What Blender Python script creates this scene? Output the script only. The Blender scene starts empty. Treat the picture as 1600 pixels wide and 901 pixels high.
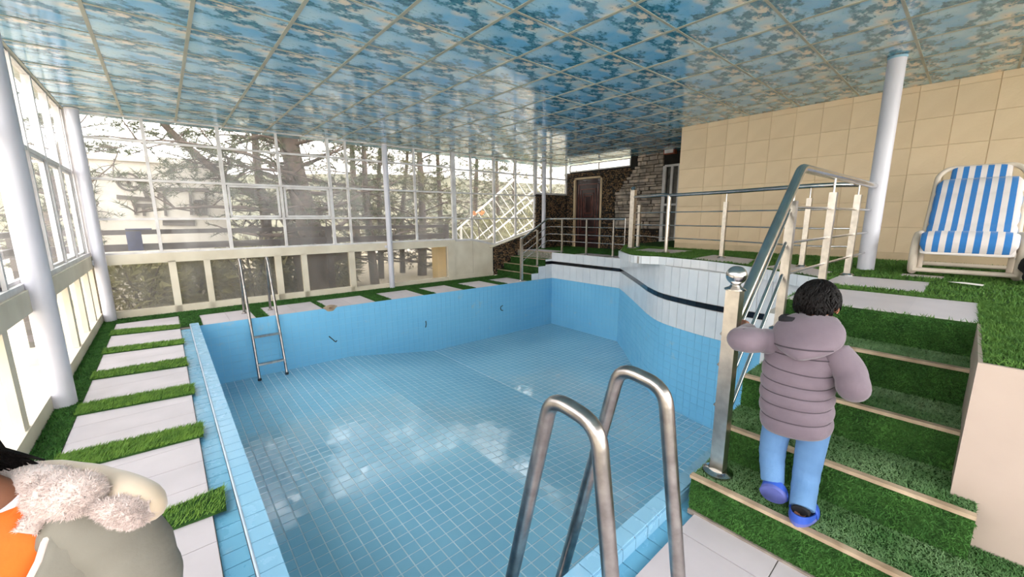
import bpy, math, random
import numpy as np
from mathutils import Vector, Matrix
random.seed(7)
rng = np.random.default_rng(7)
SC = bpy.context.scene
COL = SC.collection
PI = math.pi

# ------------------------------------------------------------------ camera
FPX, CX, CY, CAMH = 620.0, 800.0, 450.5, 1.6
def _dir(vx, vy):
    a = np.array([vx - CX, vy - CY, FPX]); return a / np.linalg.norm(a)
_Y = _dir(252, 342); _X = _dir(1522, 336); _X = _X - _Y * _X.dot(_Y); _X /= np.linalg.norm(_X)
_Z = np.cross(_X, _Y)
if _Z[1] > 0: _Z = -_Z
RM = np.array([_X, _Y, _Z])
CP = np.array([0.0, 0.0, CAMH])
cd = bpy.data.cameras.new('camera'); cam = bpy.data.objects.new('camera', cd); COL.objects.link(cam)
cd.sensor_fit = 'HORIZONTAL'; cd.sensor_width = 36.0; cd.lens = 36.0 * FPX / 1600.0
cd.clip_start = 0.05; cd.clip_end = 400
_m = Matrix(((RM[0][0], -RM[0][1], -RM[0][2], CP[0]), (RM[1][0], -RM[1][1], -RM[1][2], CP[1]),
             (RM[2][0], -RM[2][1], -RM[2][2], CP[2]), (0, 0, 0, 1)))
cam.matrix_world = _m
SC.camera = cam

# a pixel of the photograph gives a direction; the plane it lies on gives the distance
def ray(x, y): return RM @ np.array([x - CX, y - CY, FPX])
def onz(x, y, z=0.0):
    r = ray(x, y); return CP + r * ((z - CP[2]) / r[2])
def onx(x, y, X):
    r = ray(x, y); return CP + r * (X / r[0])
def ony(x, y, Y):
    r = ray(x, y); return CP + r * (Y / r[1])

# ------------------------------------------------------------------ light
SC.view_settings.view_transform = 'Standard'; SC.view_settings.look = 'None'
SC.view_settings.gamma = 1.0; SC.view_settings.use_curve_mapping = False
SC.view_settings.exposure = 2.25
w = bpy.data.worlds.new('hazy_sky'); SC.world = w; w.use_nodes = True
nt = w.node_tree; nt.nodes.clear()
wo = nt.nodes.new('ShaderNodeOutputWorld'); bg = nt.nodes.new('ShaderNodeBackground')
tc = nt.nodes.new('ShaderNodeTexCoord'); sx = nt.nodes.new('ShaderNodeSeparateXYZ'); rp = nt.nodes.new('ShaderNodeValToRGB')
nt.links.new(tc.outputs['Generated'], sx.inputs[0]); nt.links.new(sx.outputs['Z'], rp.inputs[0])
rp.color_ramp.elements[0].position = 0.0; rp.color_ramp.elements[0].color = (1.0, 0.97, 0.93, 1)
rp.color_ramp.elements[1].position = 0.7; rp.color_ramp.elements[1].color = (0.92, 0.95, 1.0, 1)
nt.links.new(rp.outputs[0], bg.inputs['Color']); bg.inputs['Strength'].default_value = 2.0
nt.links.new(bg.outputs[0], wo.inputs[0])

# ------------------------------------------------------------------ helpers
def lin(c):
    o = []
    for v in c:
        v = v / 255.0
        o.append(v / 12.92 if v <= 0.04045 else ((v + 0.055) / 1.055) ** 2.4)
    return o
MATS = {}
class NG:
    def __init__(s, name):
        s.m = bpy.data.materials.new(name); s.m.use_nodes = True; s.t = s.m.node_tree; s.t.nodes.clear()
        s.out = s.n('ShaderNodeOutputMaterial')
        MATS[name] = s.m
    def n(s, kind, **kw):
        nd = s.t.nodes.new(kind)
        for k, v in kw.items():
            if hasattr(nd, k): setattr(nd, k, v)
            else: nd.inputs[k.replace('_', ' ')].default_value = v
        return nd
    def l(s, a, b): s.t.links.new(a, b)
    def coords(s, kind='Object', scale=(1, 1, 1), loc=(0, 0, 0), rot=(0, 0, 0)):
        c = s.n('ShaderNodeTexCoord'); mp = s.n('ShaderNodeMapping')
        mp.inputs['Scale'].default_value = scale; mp.inputs['Location'].default_value = loc; mp.inputs['Rotation'].default_value = rot
        s.l(c.outputs[kind], mp.inputs[0]); return mp.outputs[0]
    def noise(s, vec, scale, detail=3, rough=0.5, dist=0):
        nd = s.n('ShaderNodeTexNoise'); s.l(vec, nd.inputs['Vector'])
        nd.inputs['Scale'].default_value = scale; nd.inputs['Detail'].default_value = detail
        nd.inputs['Roughness'].default_value = rough; nd.inputs['Distortion'].default_value = dist
        return nd.outputs['Fac']
    def ramp(s, fac, p0, p1, c0=(0, 0, 0), c1=(1, 1, 1)):
        r = s.n('ShaderNodeValToRGB'); s.l(fac, r.inputs[0])
        r.color_ramp.elements[0].position = p0; r.color_ramp.elements[1].position = p1
        r.color_ramp.elements[0].color = (*c0, 1); r.color_ramp.elements[1].color = (*c1, 1)
        return r.outputs[0]
    def mix(s, fac, a, b, kind='MIX'):
        x = s.n('ShaderNodeMix'); x.data_type = 'RGBA'; x.blend_type = kind
        if isinstance(fac, (int, float)): x.inputs[0].default_value = fac
        else: s.l(fac, x.inputs[0])
        for i, v in ((6, a), (7, b)):
            if isinstance(v, (tuple, list)): x.inputs[i].default_value = (*v[:3], 1)
            else: s.l(v, x.inputs[i])
        return x.outputs[2]
    def bsdf(s, color, rough=0.5, metal=0.0, bump=None, bstr=0.3, bdist=0.01, spec=0.5, sheen=0.0, coat=0.0):
        p = s.n('ShaderNodeBsdfPrincipled')
        if isinstance(color, (tuple, list)): p.inputs['Base Color'].default_value = (*color[:3], 1)
        else: s.l(color, p.inputs['Base Color'])
        if isinstance(rough, (int, float)): p.inputs['Roughness'].default_value = rough
        else: s.l(rough, p.inputs['Roughness'])
        p.inputs['Metallic'].default_value = metal; p.inputs['Specular IOR Level'].default_value = spec
        p.inputs['Sheen Weight'].default_value = sheen; p.inputs['Coat Weight'].default_value = coat
        if bump is not None:
            b = s.n('ShaderNodeBump'); b.inputs['Strength'].default_value = bstr; b.inputs['Distance'].default_value = bdist
            s.l(bump, b.inputs['Height']); s.l(b.outputs[0], p.inputs['Normal'])
        s.l(p.outputs[0], s.out.inputs[0]); return p
def simple(name, c1, c2=None, scale=6, rough=0.5, metal=0.0, bump=0.0, bscale=None, detail=4, kind='Object', spec=0.5, sheen=0.0, var=0.0, coat=0.0):
    """colour with grain: c1/c2 are sRGB 0-255; var = brightness spread between objects"""
    g = NG(name); v = g.coords(kind)
    a = lin(c1); b = lin(c2 if c2 else c1)
    nz = g.noise(v, scale, detail)
    col = g.mix(g.ramp(nz, 0.3, 0.7), a, b)
    if var:
        oi = g.n('ShaderNodeObjectInfo'); mr = g.n('ShaderNodeMapRange')
        g.l(oi.outputs['Random'], mr.inputs[0]); mr.inputs[3].default_value = 1 - var; mr.inputs[4].default_value = 1 + var
        hs = g.n('ShaderNodeHueSaturation'); g.l(mr.outputs[0], hs.inputs['Value']); g.l(col, hs.inputs['Color']); col = hs.outputs[0]
    bn = g.noise(v, bscale or scale * 4, 5, 0.6) if bump else None
    g.bsdf(col, rough, metal, bn, bump, spec=spec, sheen=sheen, coat=coat)
    return g.m

class MB:
    """collects shapes that become ONE mesh object"""
    def __init__(s): s.v = []; s.f = []; s.mi = []; s.cur = 0
    def add(s, vs, fs):
        o = len(s.v); s.v += [tuple(map(float, p)) for p in vs]; s.f += [tuple(i + o for i in f) for f in fs]; s.mi += [s.cur] * len(fs); return s
    def box(s, x0, x1, y0, y1, z0, z1):
        return s.add([(x0, y0, z0), (x1, y0, z0), (x1, y1, z0), (x0, y1, z0), (x0, y0, z1), (x1, y0, z1), (x1, y1, z1), (x0, y1, z1)],
                     [(0, 3, 2, 1), (4, 5, 6, 7), (0, 1, 5, 4), (1, 2, 6, 5), (2, 3, 7, 6), (3, 0, 4, 7)])
    def hexa(s, lo, hi):
        """8 points: four of one end, four of the other"""
        return s.add(list(lo) + list(hi), [(0, 3, 2, 1), (4, 5, 6, 7), (0, 1, 5, 4), (1, 2, 6, 5), (2, 3, 7, 6), (3, 0, 4, 7)])
    def bar(s, a, b, w, h, up=(0, 0, 1)):
        """rectangular bar from a to b: w sideways, h along up"""
        a = Vector(a); b = Vector(b); d = (b - a).normalized(); u = Vector(up)
        if abs(d.dot(u)) > 0.99: u = Vector((0, 1, 0))
        sd = d.cross(u).normalized(); u = sd.cross(d).normalized()
        lo = [a + sd * i * w / 2 + u * j * h / 2 for i, j in ((-1, -1), (1, -1), (1, 1), (-1, 1))]
        hi = [p + (b - a) for p in lo]
        return s.hexa(lo, hi)
    def prism(s, poly, z0, z1):
        n = len(poly)
        area = sum(poly[i][0] * poly[(i + 1) % n][1] - poly[(i + 1) % n][0] * poly[i][1] for i in range(n))
        if area < 0: poly = poly[::-1]
        vs = [(p[0], p[1], z0) for p in poly] + [(p[0], p[1], z1) for p in poly]
        fs = [tuple(range(n))[::-1], tuple(range(n, 2 * n))] + [(i, (i + 1) % n, n + (i + 1) % n, n + i) for i in range(n)]
        return s.add(vs, fs)
    def loft(s, rings, caps=True, closed=True):
        n = len(rings[0]); vs = [p for r in rings for p in r]; fs = []
        for k in range(len(rings) - 1):
            for i in range(n if closed else n - 1):
                j = (i + 1) % n
                fs.append((k * n + i, k * n + j, (k + 1) * n + j, (k + 1) * n + i))
        if caps and closed:
            fs.append(tuple(range(n))[::-1]); fs.append(tuple(range((len(rings) - 1) * n, len(rings) * n)))
        return s.add(vs, fs)
    def tube(s, path, r, seg=12, caps=True, flat=None):
        """round tube along path; r number or list; flat=(axis, factor) squashes the section"""
        P = [Vector(p) for p in path]; n = len(P)
        R = r if isinstance(r, (list, tuple)) else [r] * n
        rings = []; u = None
        for i in range(n):
            d = (P[min(i + 1, n - 1)] - P[max(i - 1, 0)]).normalized()
            if u is None:
                ref = Vector((0, 0, 1)) if abs(d.z) < 0.9 else Vector((1, 0, 0))
                u = (ref - d * ref.dot(d)).normalized()
            else:
                u = (u - d * u.dot(d)).normalized()
            b = d.cross(u)
            ring = []
            for k in range(seg):
                t = 2 * PI * k / seg
                o = u * math.cos(t) * R[i] + b * math.sin(t) * R[i]
                if flat:
                    ax = Vector(flat[0]); o = o - ax * o.dot(ax) * (1 - flat[1])
                ring.append(P[i] + o)
            rings.append(ring)
        return s.loft(rings, caps)
    def ball(s, c, r, seg=16, rows=10, sq=(1, 1, 1)):
        rings = []
        for i in range(rows + 1):
            a = PI * i / rows; rr = max(math.sin(a), 0.02) * r; z = -math.cos(a) * r
            rings.append([(c[0] + rr * math.cos(2 * PI * k / seg) * sq[0], c[1] + rr * math.sin(2 * PI * k / seg) * sq[1], c[2] + z * sq[2]) for k in range(seg)])
        return s.loft(rings)
    def lathe(s, c, prof, seg=20):
        return s.loft([[(c[0] + r * math.cos(2 * PI * k / seg), c[1] + r * math.sin(2 * PI * k / seg), c[2] + z) for k in range(seg)] for r, z in prof])
    def mesh(s, name, mats, smooth=False, angle=40):
        me = bpy.data.meshes.new(name); me.from_pydata(s.v, [], s.f); me.validate()
        for m in (mats if isinstance(mats, (list, tuple)) else [mats]): me.materials.append(MATS[m] if isinstance(m, str) else m)
        if len(me.materials) > 1: me.polygons.foreach_set('material_index', s.mi[:len(me.polygons)])
        if smooth:
            me.polygons.foreach_set('use_smooth', [True] * len(me.polygons))
            me.set_sharp_from_angle(angle=math.radians(angle))
        return me
    def build(s, name, mats, parent=None, smooth=False, angle=40, kind=None):
        o = bpy.data.objects.new(name, s.mesh(name, mats, smooth, angle)); COL.objects.link(o)
        if parent: adopt(o, parent)
        if kind: o['kind'] = kind
        return o
def wloc(o):
    l = Vector(o.location)
    while o.parent: o = o.parent; l = l  # parents' offsets are cancelled by the parent inverse
    return l
def adopt(o, parent):
    o.parent = parent
    o.matrix_parent_inverse = world_of(parent).inverted()
def world_of(o):
    m = Matrix.LocRotScale(o.location, o.rotation_euler, o.scale)
    return world_of(o.parent) @ o.matrix_parent_inverse @ m if o.parent else m
def inst(me, name, loc, parent=None, rot=(0, 0, 0), scale=(1, 1, 1), kind=None):
    o = bpy.data.objects.new(name, me); o.location = loc; o.rotation_euler = rot; o.scale = scale; COL.objects.link(o)
    if parent: adopt(o, parent)
    if kind: o['kind'] = kind
    return o
def tag(o, label, cat, group=None, kind=None):
    o['label'] = label; o['category'] = cat
    if group: o['group'] = group
    if kind: o['kind'] = kind
    return o
def thing(name, label, cat, loc=(0, 0, 0), group=None, kind=None):
    o = bpy.data.objects.new(name, None); o.location = loc; o.empty_display_size = 0.1; COL.objects.link(o)
    return tag(o, label, cat, group, kind)
def plabel(o, label): o['label'] = label; return o
def arc(p0, p1, p2, n=6):
    """rounded corner from p0 to p2 around p1"""
    p0, p1, p2 = Vector(p0), Vector(p1), Vector(p2)
    return [p0 * (1 - t) ** 2 + p1 * 2 * t * (1 - t) + p2 * t * t for t in [i / n for i in range(n + 1)]]
def rounded(path, r, n=5):
    P = [Vector(p) for p in path]; out = [P[0]]
    for i in range(1, len(P) - 1):
        a = (P[i - 1] - P[i]); b = (P[i + 1] - P[i]); d = min(r, a.length * 0.45, b.length * 0.45)
        out += arc(P[i] + a.normalized() * d, P[i], P[i] + b.normalized() * d, n)
    return out + [P[-1]]
def spline(pts, n=6):
    P = [Vector(p) for p in pts]; P = [P[0] * 2 - P[1]] + P + [P[-1] * 2 - P[-2]]; out = []
    for i in range(1, len(P) - 2):
        for k in range(n):
            t = k / n; a, b, c, d = P[i - 1], P[i], P[i + 1], P[i + 2]
            out.append(0.5 * ((2 * b) + (c - a) * t + (2 * a - 5 * b + 4 * c - d) * t * t + (3 * b - a - 3 * c + d) * t ** 3))
    return out + [P[-2]]
def tri_object(name, verts, mat, parent=None, kind=None):
    """verts: (n,3,3) array of free triangles"""
    n = len(verts); me = bpy.data.meshes.new(name)
    me.vertices.add(n * 3); me.vertices.foreach_set('co', verts.reshape(-1).astype(np.float32))
    me.loops.add(n * 3); me.loops.foreach_set('vertex_index', np.arange(n * 3, dtype=np.int32))
    me.polygons.add(n); me.polygons.foreach_set('loop_start', np.arange(0, n * 3, 3, dtype=np.int32))
    me.update(calc_edges=True); me.materials.append(MATS[mat])
    o = bpy.data.objects.new(name, me); COL.objects.link(o)
    if parent: adopt(o, parent)
    if kind: o['kind'] = kind
    return o
def blades(quads, density, h, wd, lean=(0, 0, 0), spread=0.6):
    """grass blades on quads (4 corners, CCW seen from the grass side) -> triangles"""
    out = []
    for q in quads:
        a, b, c, d = [np.array(p, float) for p in q]
        nrm = np.cross(b - a, d - a); ar = np.linalg.norm(nrm); nrm = nrm / ar
        n = max(4, int(ar * density)); u = rng.random((n, 1)); v = rng.random((n, 1))
        p = a * (1 - u) * (1 - v) + b * u * (1 - v) + c * u * v + d * (1 - u) * v
        th = rng.random((n, 1)) * 2 * PI
        t1 = (b - a) / np.linalg.norm(b - a); t2 = np.cross(nrm, t1)
        side = t1 * np.cos(th) + t2 * np.sin(th)
        hh = h * (0.6 + 0.7 * rng.random((n, 1)))
        tip = p + nrm * hh + (t1 * rng.normal(0, 1, (n, 1)) + t2 * rng.normal(0, 1, (n, 1))) * spread * hh + np.array(lean) * hh
        out.append(np.stack([p - side * wd / 2, p + side * wd / 2, tip], axis=1))
    return np.concatenate(out)

# ------------------------------------------------------------------ materials
simple('white_slab', (200, 190, 193), (188, 179, 182), 3, 0.45, bump=0.05, var=0.03)
simple('concrete', (170, 165, 158), (140, 136, 130), 8, 0.85, bump=0.2)
simple('cream_paint', (226, 216, 196), (208, 196, 174), 2.5, 0.55, bump=0.08)
simple('white_frame', (226, 222, 220), (200, 194, 192), 6, 0.45, bump=0.05)
simple('column_paint', (206, 204, 212), (194, 192, 201), 2, 0.35, bump=0.03)
simple('white_tile', (228, 228, 230), (216, 217, 220), 4, 0.18, var=0.03)
simple('black_tile', (28, 28, 36), (18, 18, 24), 5, 0.15, var=0.2)
simple('grout_grey', (176, 168, 160), (140, 132, 124), 12, 0.8, bump=0.2)
simple('dirty_grout', (150, 138, 126), (112, 100, 92), 12, 0.85, bump=0.3)
simple('beige_tile', (226, 202, 168), (216, 191, 156), 2.2, 0.62, bump=0.25, bscale=30, var=0.03)
simple('beige_grout', (212, 188, 154), (196, 172, 140), 5, 0.8)
simple('parapet_paint', (180, 162, 150), (170, 152, 140), 2.5, 0.6, bump=0.1)
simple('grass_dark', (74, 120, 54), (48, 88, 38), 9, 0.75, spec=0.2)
simple('grass_bright', (112, 148, 56), (74, 112, 38), 14, 0.65, spec=0.25)
simple('grass_platform', (92, 128, 56), (62, 98, 42), 8, 0.75, spec=0.2)
simple('grass_base', (52, 84, 38), (36, 62, 30), 10, 0.9, spec=0.1)
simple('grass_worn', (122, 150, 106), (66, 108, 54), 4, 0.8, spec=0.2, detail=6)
simple('nosing', (186, 164, 138), (140, 118, 94), 9, 0.6, bump=0.2)
simple('bar_grey', (176, 176, 160), (160, 160, 146), 4, 0.5)
simple('pebble', (158, 124, 88), (80, 64, 50), 9, 0.55, bump=0.1)
simple('pebble_mortar', (40, 33, 28), (24, 20, 18), 9, 0.9, bump=0.3)
simple('slate', (190, 172, 154), (132, 122, 114), 7, 0.75, bump=0.4, var=0.28)
simple('slate_mortar', (44, 38, 34), (30, 26, 24), 9, 0.9)
simple('door_moulding', (120, 78, 70), (86, 54, 50), 6, 0.25, coat=0.3)  # lighter than the leaf: bright reflecting edges put into the colour
simple('door_wood', (60, 36, 36), (36, 22, 23), 5, 0.3, bump=0.05, coat=0.3)
simple('dark_metal', (44, 42, 42), None, 5, 0.4, 0.6)
simple('steel', (196, 194, 192), (176, 174, 172), 14, 0.2, 1.0)
simple('steel_brushed', (208, 200, 190), (180, 172, 164), 20, 0.3, 1.0)
simple('steel_worn', (176, 170, 166), (136, 130, 128), 16, 0.28, 1.0, bump=0.05)
simple('black_plastic', (26, 26, 28), None, 8, 0.5, bump=0.1)

def blue_tile(name, c1, c2, rough, spec=0.5):
    g = NG(name); v = g.coords('Object')
    geo = g.n('ShaderNodeNewGeometry')
    nz = g.noise(geo.outputs['Position'], 0.9, 5, 0.6)
    n2 = g.noise(geo.outputs['Position'], 3.5, 6, 0.65)
    col = g.mix(g.ramp(nz, 0.35, 0.7), lin(c1), lin(c2))
    col = g.mix(g.ramp(n2, 0.62, 0.82), col, lin((172, 190, 198)))       # lime scale
    r = g.n('ShaderNodeMapRange'); g.l(n2, r.inputs[0]); r.inputs[1].default_value = 0.35; r.inputs[2].default_value = 0.65
    r.inputs[3].default_value = rough; r.inputs[4].default_value = rough + 0.16
    g.bsdf(col, r.outputs[0], spec=spec)
blue_tile('pool_floor_tile', (142, 194, 216), (128, 182, 208), 0.03, 0.95)
blue_tile('pool_wall_tile', (126, 194, 228), (116, 186, 224), 0.28)
blue_tile('coping_tile', (140, 186, 212), (128, 176, 206), 0.16)
blue_tile('gutter_tile', (112, 174, 204), (98, 158, 190), 0.2)
simple('pool_grout', (196, 214, 220), (170, 194, 204), 9, 0.7)
simple('wall_grout', (146, 196, 222), (130, 184, 214), 6, 0.6)

# printed glossy ceiling panel: blue sky, dark teal trees, sandy clearings, the same print on every panel
g = NG('ceiling_print')
v = g.coords('Object', (1, 1, 1)); vs = g.coords('Object', (1.0, 2.0, 1), (3.1, 1.7, 0)); vt = g.coords('Object', (1, 1.7, 1), (7.7, 2.3, 0))
sky = g.mix(g.ramp(g.noise(v, 2.2, 2), 0.38, 0.62), lin((112, 184, 226)), lin((178, 216, 230)))
sand = g.ramp(g.noise(vs, 1.9, 2, 0.5), 0.50, 0.64)
c = g.mix(sand, sky, lin((236, 222, 204)))
tr = g.noise(vt, 3.1, 10, 0.66)
tm = g.ramp(tr, 0.505, 0.555)
c = g.mix(tm, c, g.mix(g.ramp(g.noise(v, 26, 6, 0.75), 0.38, 0.62), lin((20, 92, 126)), lin((92, 160, 180))))
fl = g.ramp(g.noise(vt, 20, 7, 0.75), 0.56, 0.62)
mk = g.ramp(tr, 0.43, 0.53)
c = g.mix(g.mix(1.0, fl, mk, 'MULTIPLY'), c, lin((50, 116, 140)))
g.bsdf(c, 0.1, spec=0.5, coat=0.25)

# dirty window glass: a tint set to dim the daylight, a film of dust that scatters the light, a faint reflection
def glass(name, clear, f0, f1):
    g = NG(name)
    vv = g.coords('Object')
    tr = g.n('ShaderNodeBsdfTransparent'); tr.inputs[0].default_value = (*clear, 1)
    tl = g.n('ShaderNodeBsdfTranslucent'); tl.inputs[0].default_value = (0.95, 0.93, 0.9, 1)
    df = g.n('ShaderNodeBsdfDiffuse'); df.inputs[0].default_value = (0.8, 0.79, 0.77, 1)
    gl = g.n('ShaderNodeBsdfGlossy'); gl.inputs['Roughness'].default_value = 0.03
    m0 = g.n('ShaderNodeMixShader'); m0.inputs[0].default_value = 0.35; g.l(tl.outputs[0], m0.inputs[1]); g.l(df.outputs[0], m0.inputs[2])
    m1 = g.n('ShaderNodeMixShader'); g.l(tr.outputs[0], m1.inputs[1]); g.l(m0.outputs[0], m1.inputs[2])
    dn = g.noise(g.coords('Object', (1, 1, 0.35)), 2.3, 5, 0.6)
    mr = g.n('ShaderNodeMapRange'); g.l(dn, mr.inputs[0]); mr.inputs[1].default_value = 0.3; mr.inputs[2].default_value = 0.75; mr.inputs[3].default_value = f0; mr.inputs[4].default_value = f1
    g.l(mr.outputs[0], m1.inputs[0])
    lw = g.n('ShaderNodeLayerWeight'); lw.inputs[0].default_value = 0.25
    ml = g.n('ShaderNodeMath', operation='MULTIPLY'); g.l(lw.outputs['Fresnel'], ml.inputs[0]); ml.inputs[1].default_value = 0.5
    m2 = g.n('ShaderNodeMixShader'); g.l(ml.outputs[0], m2.inputs[0]); g.l(m1.outputs[0], m2.inputs[1]); g.l(gl.outputs[0], m2.inputs[2])
    g.l(m2.outputs[0], g.out.inputs[0])
glass('window_glass', (0.56, 0.545, 0.52), 0.05, 0.16)        # dusty panes toward the trees, tinted darker to tone down the bright outdoors
glass('side_glass', (0.70, 0.69, 0.67), 0.05, 0.14)  # tinted to hold back daylight on the left deck
glass('clear_glass', (0.97, 0.97, 0.96), 0.0, 0.03)  # lets nearly all daylight through the added windows
# ================================================================== THE SETTING
ZP, ZL, ZC = 1.01, 0.68, 3.2            # raised terrace, door landing, ceiling
XL = -0.93                              # glazed left wall
def WY(X): return 9.02 - 0.0373 * (X + 0.92)      # far glazed wall
def onW(px, py):
    r = ray(px, py); n = np.array([0.0373, 1.0]); t = (n.dot((-0.92, 9.02)) - n.dot(CP[:2])) / n.dot(r[:2]); return CP + r * t
def inpoly(x, y, P):
    c = False; j = len(P) - 1
    for i in range(len(P)):
        if (P[i][1] > y) != (P[j][1] > y) and x < (P[j][0] - P[i][0]) * (y - P[i][1]) / (P[j][1] - P[i][1]) + P[i][0]: c = not c
        j = i
    return c

# ---- pool basin -----------------------------------------------------------
diag = [(7.69, 5.11), (7.3, 4.71), (6.92, 4.33), (6.4, 3.82), (5.98, 3.42)]
bend = [tuple(p[:2]) for p in spline([(5.98, 3.42, 0), (5.62, 2.98, 0), (5.43, 2.45, 0), (5.34, 2.0, 0), (5.29, 1.45, 0), (5.26, 0.98, 0)], 4)]
RIGHT = [(7.72, 7.25)] + diag[:-1] + bend                 # far corner -> near corner
OUT = [(0.24, 0.98), (0.24, 3.0), (0.24, 7.55)] + RIGHT
def floor_z(x): return -0.99 if x < 2.4 else (-0.99 - 0.27 * (x - 2.4) / 1.75 if x < 4.15 else -1.26)
basin = thing('pool_basin', 'empty swimming pool basin lined with pale blue tiles', 'pool', (4, 4, -1.3), kind='structure')
m = MB(); n = len(OUT)
for i in range(n):
    a, b = OUT[i], OUT[(i + 1) % n]
    m.add([(a[0], a[1], -1.5), (b[0], b[1], -1.5), (b[0], b[1], -0.005), (a[0], a[1], -0.005)], [(0, 1, 2, 3)])
m.build('basin_wall', 'wall_grout', basin)
m = MB(); xs = [0.1, 2.4, 4.15, 8.0]
for a, b in zip(xs, xs[1:]):
    m.add([(a, 0.8, floor_z(a) - 0.0025), (b, 0.8, floor_z(b) - 0.0025), (b, 7.8, floor_z(b) - 0.0025), (a, 7.8, floor_z(a) - 0.0025)], [(0, 1, 2, 3)])
m.build('basin_floor', 'pool_grout', basin)
T = 0.1125; hT = T / 2 - 0.003
tm = MB(); c_ = hT - 0.003
tm.add([(-hT, -hT, -0.006), (hT, -hT, -0.006), (hT, hT, -0.006), (-hT, hT, -0.006), (-c_, -c_, 0), (c_, -c_, 0), (c_, c_, 0), (-c_, c_, 0)],
       [(4, 5, 6, 7), (0, 1, 5, 4), (1, 2, 6, 5), (2, 3, 7, 6), (3, 0, 4, 7)])
tile_me = tm.mesh('tile', 'pool_floor_tile')
cells = []
for i in range(int(7.6 / T) + 1):
    for j in range(int(6.7 / T) + 1):
        x = 0.24 + (i + 0.5) * T; y = 0.98 + (j + 0.5) * T
        if any(inpoly(x + sx_ * T / 2, y + sy_ * T / 2, OUT) for sx_ in (-1, 1) for sy_ in (-1, 1)):
            z = floor_z(x); p = RM.T @ (np.array([x, y, z]) - CP)
            vis = p[2] > 0 and CY + FPX * p[1] / p[2] < 900 and abs(FPX * p[0] / p[2]) < 800
            # hidden behind the near/left edge of the pool?
            t = (0.05 - z) / (CAMH - z); ex, ey = x * (1 - t), y * (1 - t)
            vis = vis and ex > 0.24 and ey > 0.98
            cells.append((0 if vis else 1, p[2], x, y, z))
cells.sort()
slope = -math.atan2(0.27, 1.75)
rest = MB()
for k, (h_, d_, x, y, z) in enumerate(cells):
    tx, ty = rng.normal(0, 0.005, 2); ry = -slope if 2.4 < x < 4.15 else 0
    if k < 300:
        inst(tile_me, 'tile', (x, y, z), basin, (tx, ry + ty, 0))
    else:
        vs = []
        for vx, vy, vz in tm.v: vs.append((x + vx, y + vy, z + vz - math.tan(ry + ty) * vx + math.tan(tx) * vy))
        rest.add(vs, tm.f)
o = rest.build('floor_tiles', 'pool_floor_tile', basin, kind='stuff')
# tiles on the basin walls
wt = MB(); cen = (3.5, 4.0)
for i in range(n):
    a, b = Vector(OUT[i]), Vector(OUT[(i + 1) % n]); L = (b - a).length; d = (b - a) / L; nn = Vector((-d.y, d.x))
    if (Vector(cen) - a).dot(nn) < 0: nn = -nn
    k = max(1, round(L / T))
    for c in range(k):
        p = a + d * (L * c / k + 0.002); q = a + d * (L * (c + 1) / k - 0.002)
        for r in range(12):
            z1 = -0.002 - r * T; z0 = z1 - T + 0.004
            e = 0.004 + rng.normal(0, 0.0006)
            P0 = [(p.x, p.y, z0), (q.x, q.y, z0), (q.x, q.y, z1), (p.x, p.y, z1)]
            P1 = [(x + nn.x * e, y + nn.y * e, z) for x, y, z in P0]
            wt.add(P0 + P1, [(4, 5, 6, 7), (0, 1, 5, 4), (1, 2, 6, 5), (2, 3, 7, 6), (3, 0, 4, 7)])
wt.build('wall_tiles', 'pool_wall_tile', basin, kind='stuff')

# ---- coping and gutter along the left and near sides ----------------------
simple('lip_grey', (186, 200, 214), (160, 176, 194), 8, 0.5)
cop = thing('pool_coping', 'raised pale blue tiled pool rim with a sunken blue gutter beside it', 'pool edge', (0.13, 4, -0.1), kind='structure')
m = MB(); m.box(0.02, 0.135, -1.5, 7.62, -0.35, -0.034); m.box(0.135, 0.237, 0.98, 7.56, -0.35, 0.042)
m.box(0.135, 5.24, 0.9, 0.977, -0.35, 0.042); m.box(0.135, 5.2, 0.805, 0.9, -0.35, -0.034); m.box(2.05, 5.2, 0.838, 0.98, -1.4, -0.36)
m.build('gutter_bed', 'dirty_grout', cop)
a_ = MB(); a_.box(-0.0505, 0.0505, -0.053, 0.053, -0.01, 0.008); cop_me = a_.mesh('coping_tile', 'coping_tile')
a_ = MB(); a_.box(-0.055, 0.055, -0.053, 0.053, -0.01, 0.006); gut_me = a_.mesh('gutter_tile', 'gutter_tile')
a_ = MB(); a_.box(-0.006, 0.004, -0.053, 0.053, -0.036, 0.036); face_me = a_.mesh('coping_face_tile', 'coping_tile')
y = 1.04
while y < 7.52:
    inst(cop_me, 'coping_tile', (0.187, y, 0.045), cop, (0, rng.normal(0, 0.008), 0)); 
    inst(gut_me, 'gutter_tile', (0.077, y, -0.03), cop, (0, rng.normal(0, 0.012), 0))
    y += 0.111
x = 0.3
while x < 5.2:
    inst(cop_me, 'coping_tile', (x, 0.94, 0.045), cop, (rng.normal(0, 0.008), 0, PI / 2), (0.78, 1, 1))
    if x < 2.5:
        inst(gut_me, 'gutter_tile', (x, 0.852, -0.03), cop, (0, 0, PI / 2), (0.8, 1, 1))
        inst(face_me, 'coping_face_tile', (x, 0.897, 0.006), cop, (0, 0, PI / 2))
    x += 0.111
m = MB(); m.tube([(0.136, 0.98, 0.05), (0.136, 7.5, 0.05)], 0.007, 8); m.build('coping_lip', 'lip_grey', cop, True)

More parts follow.
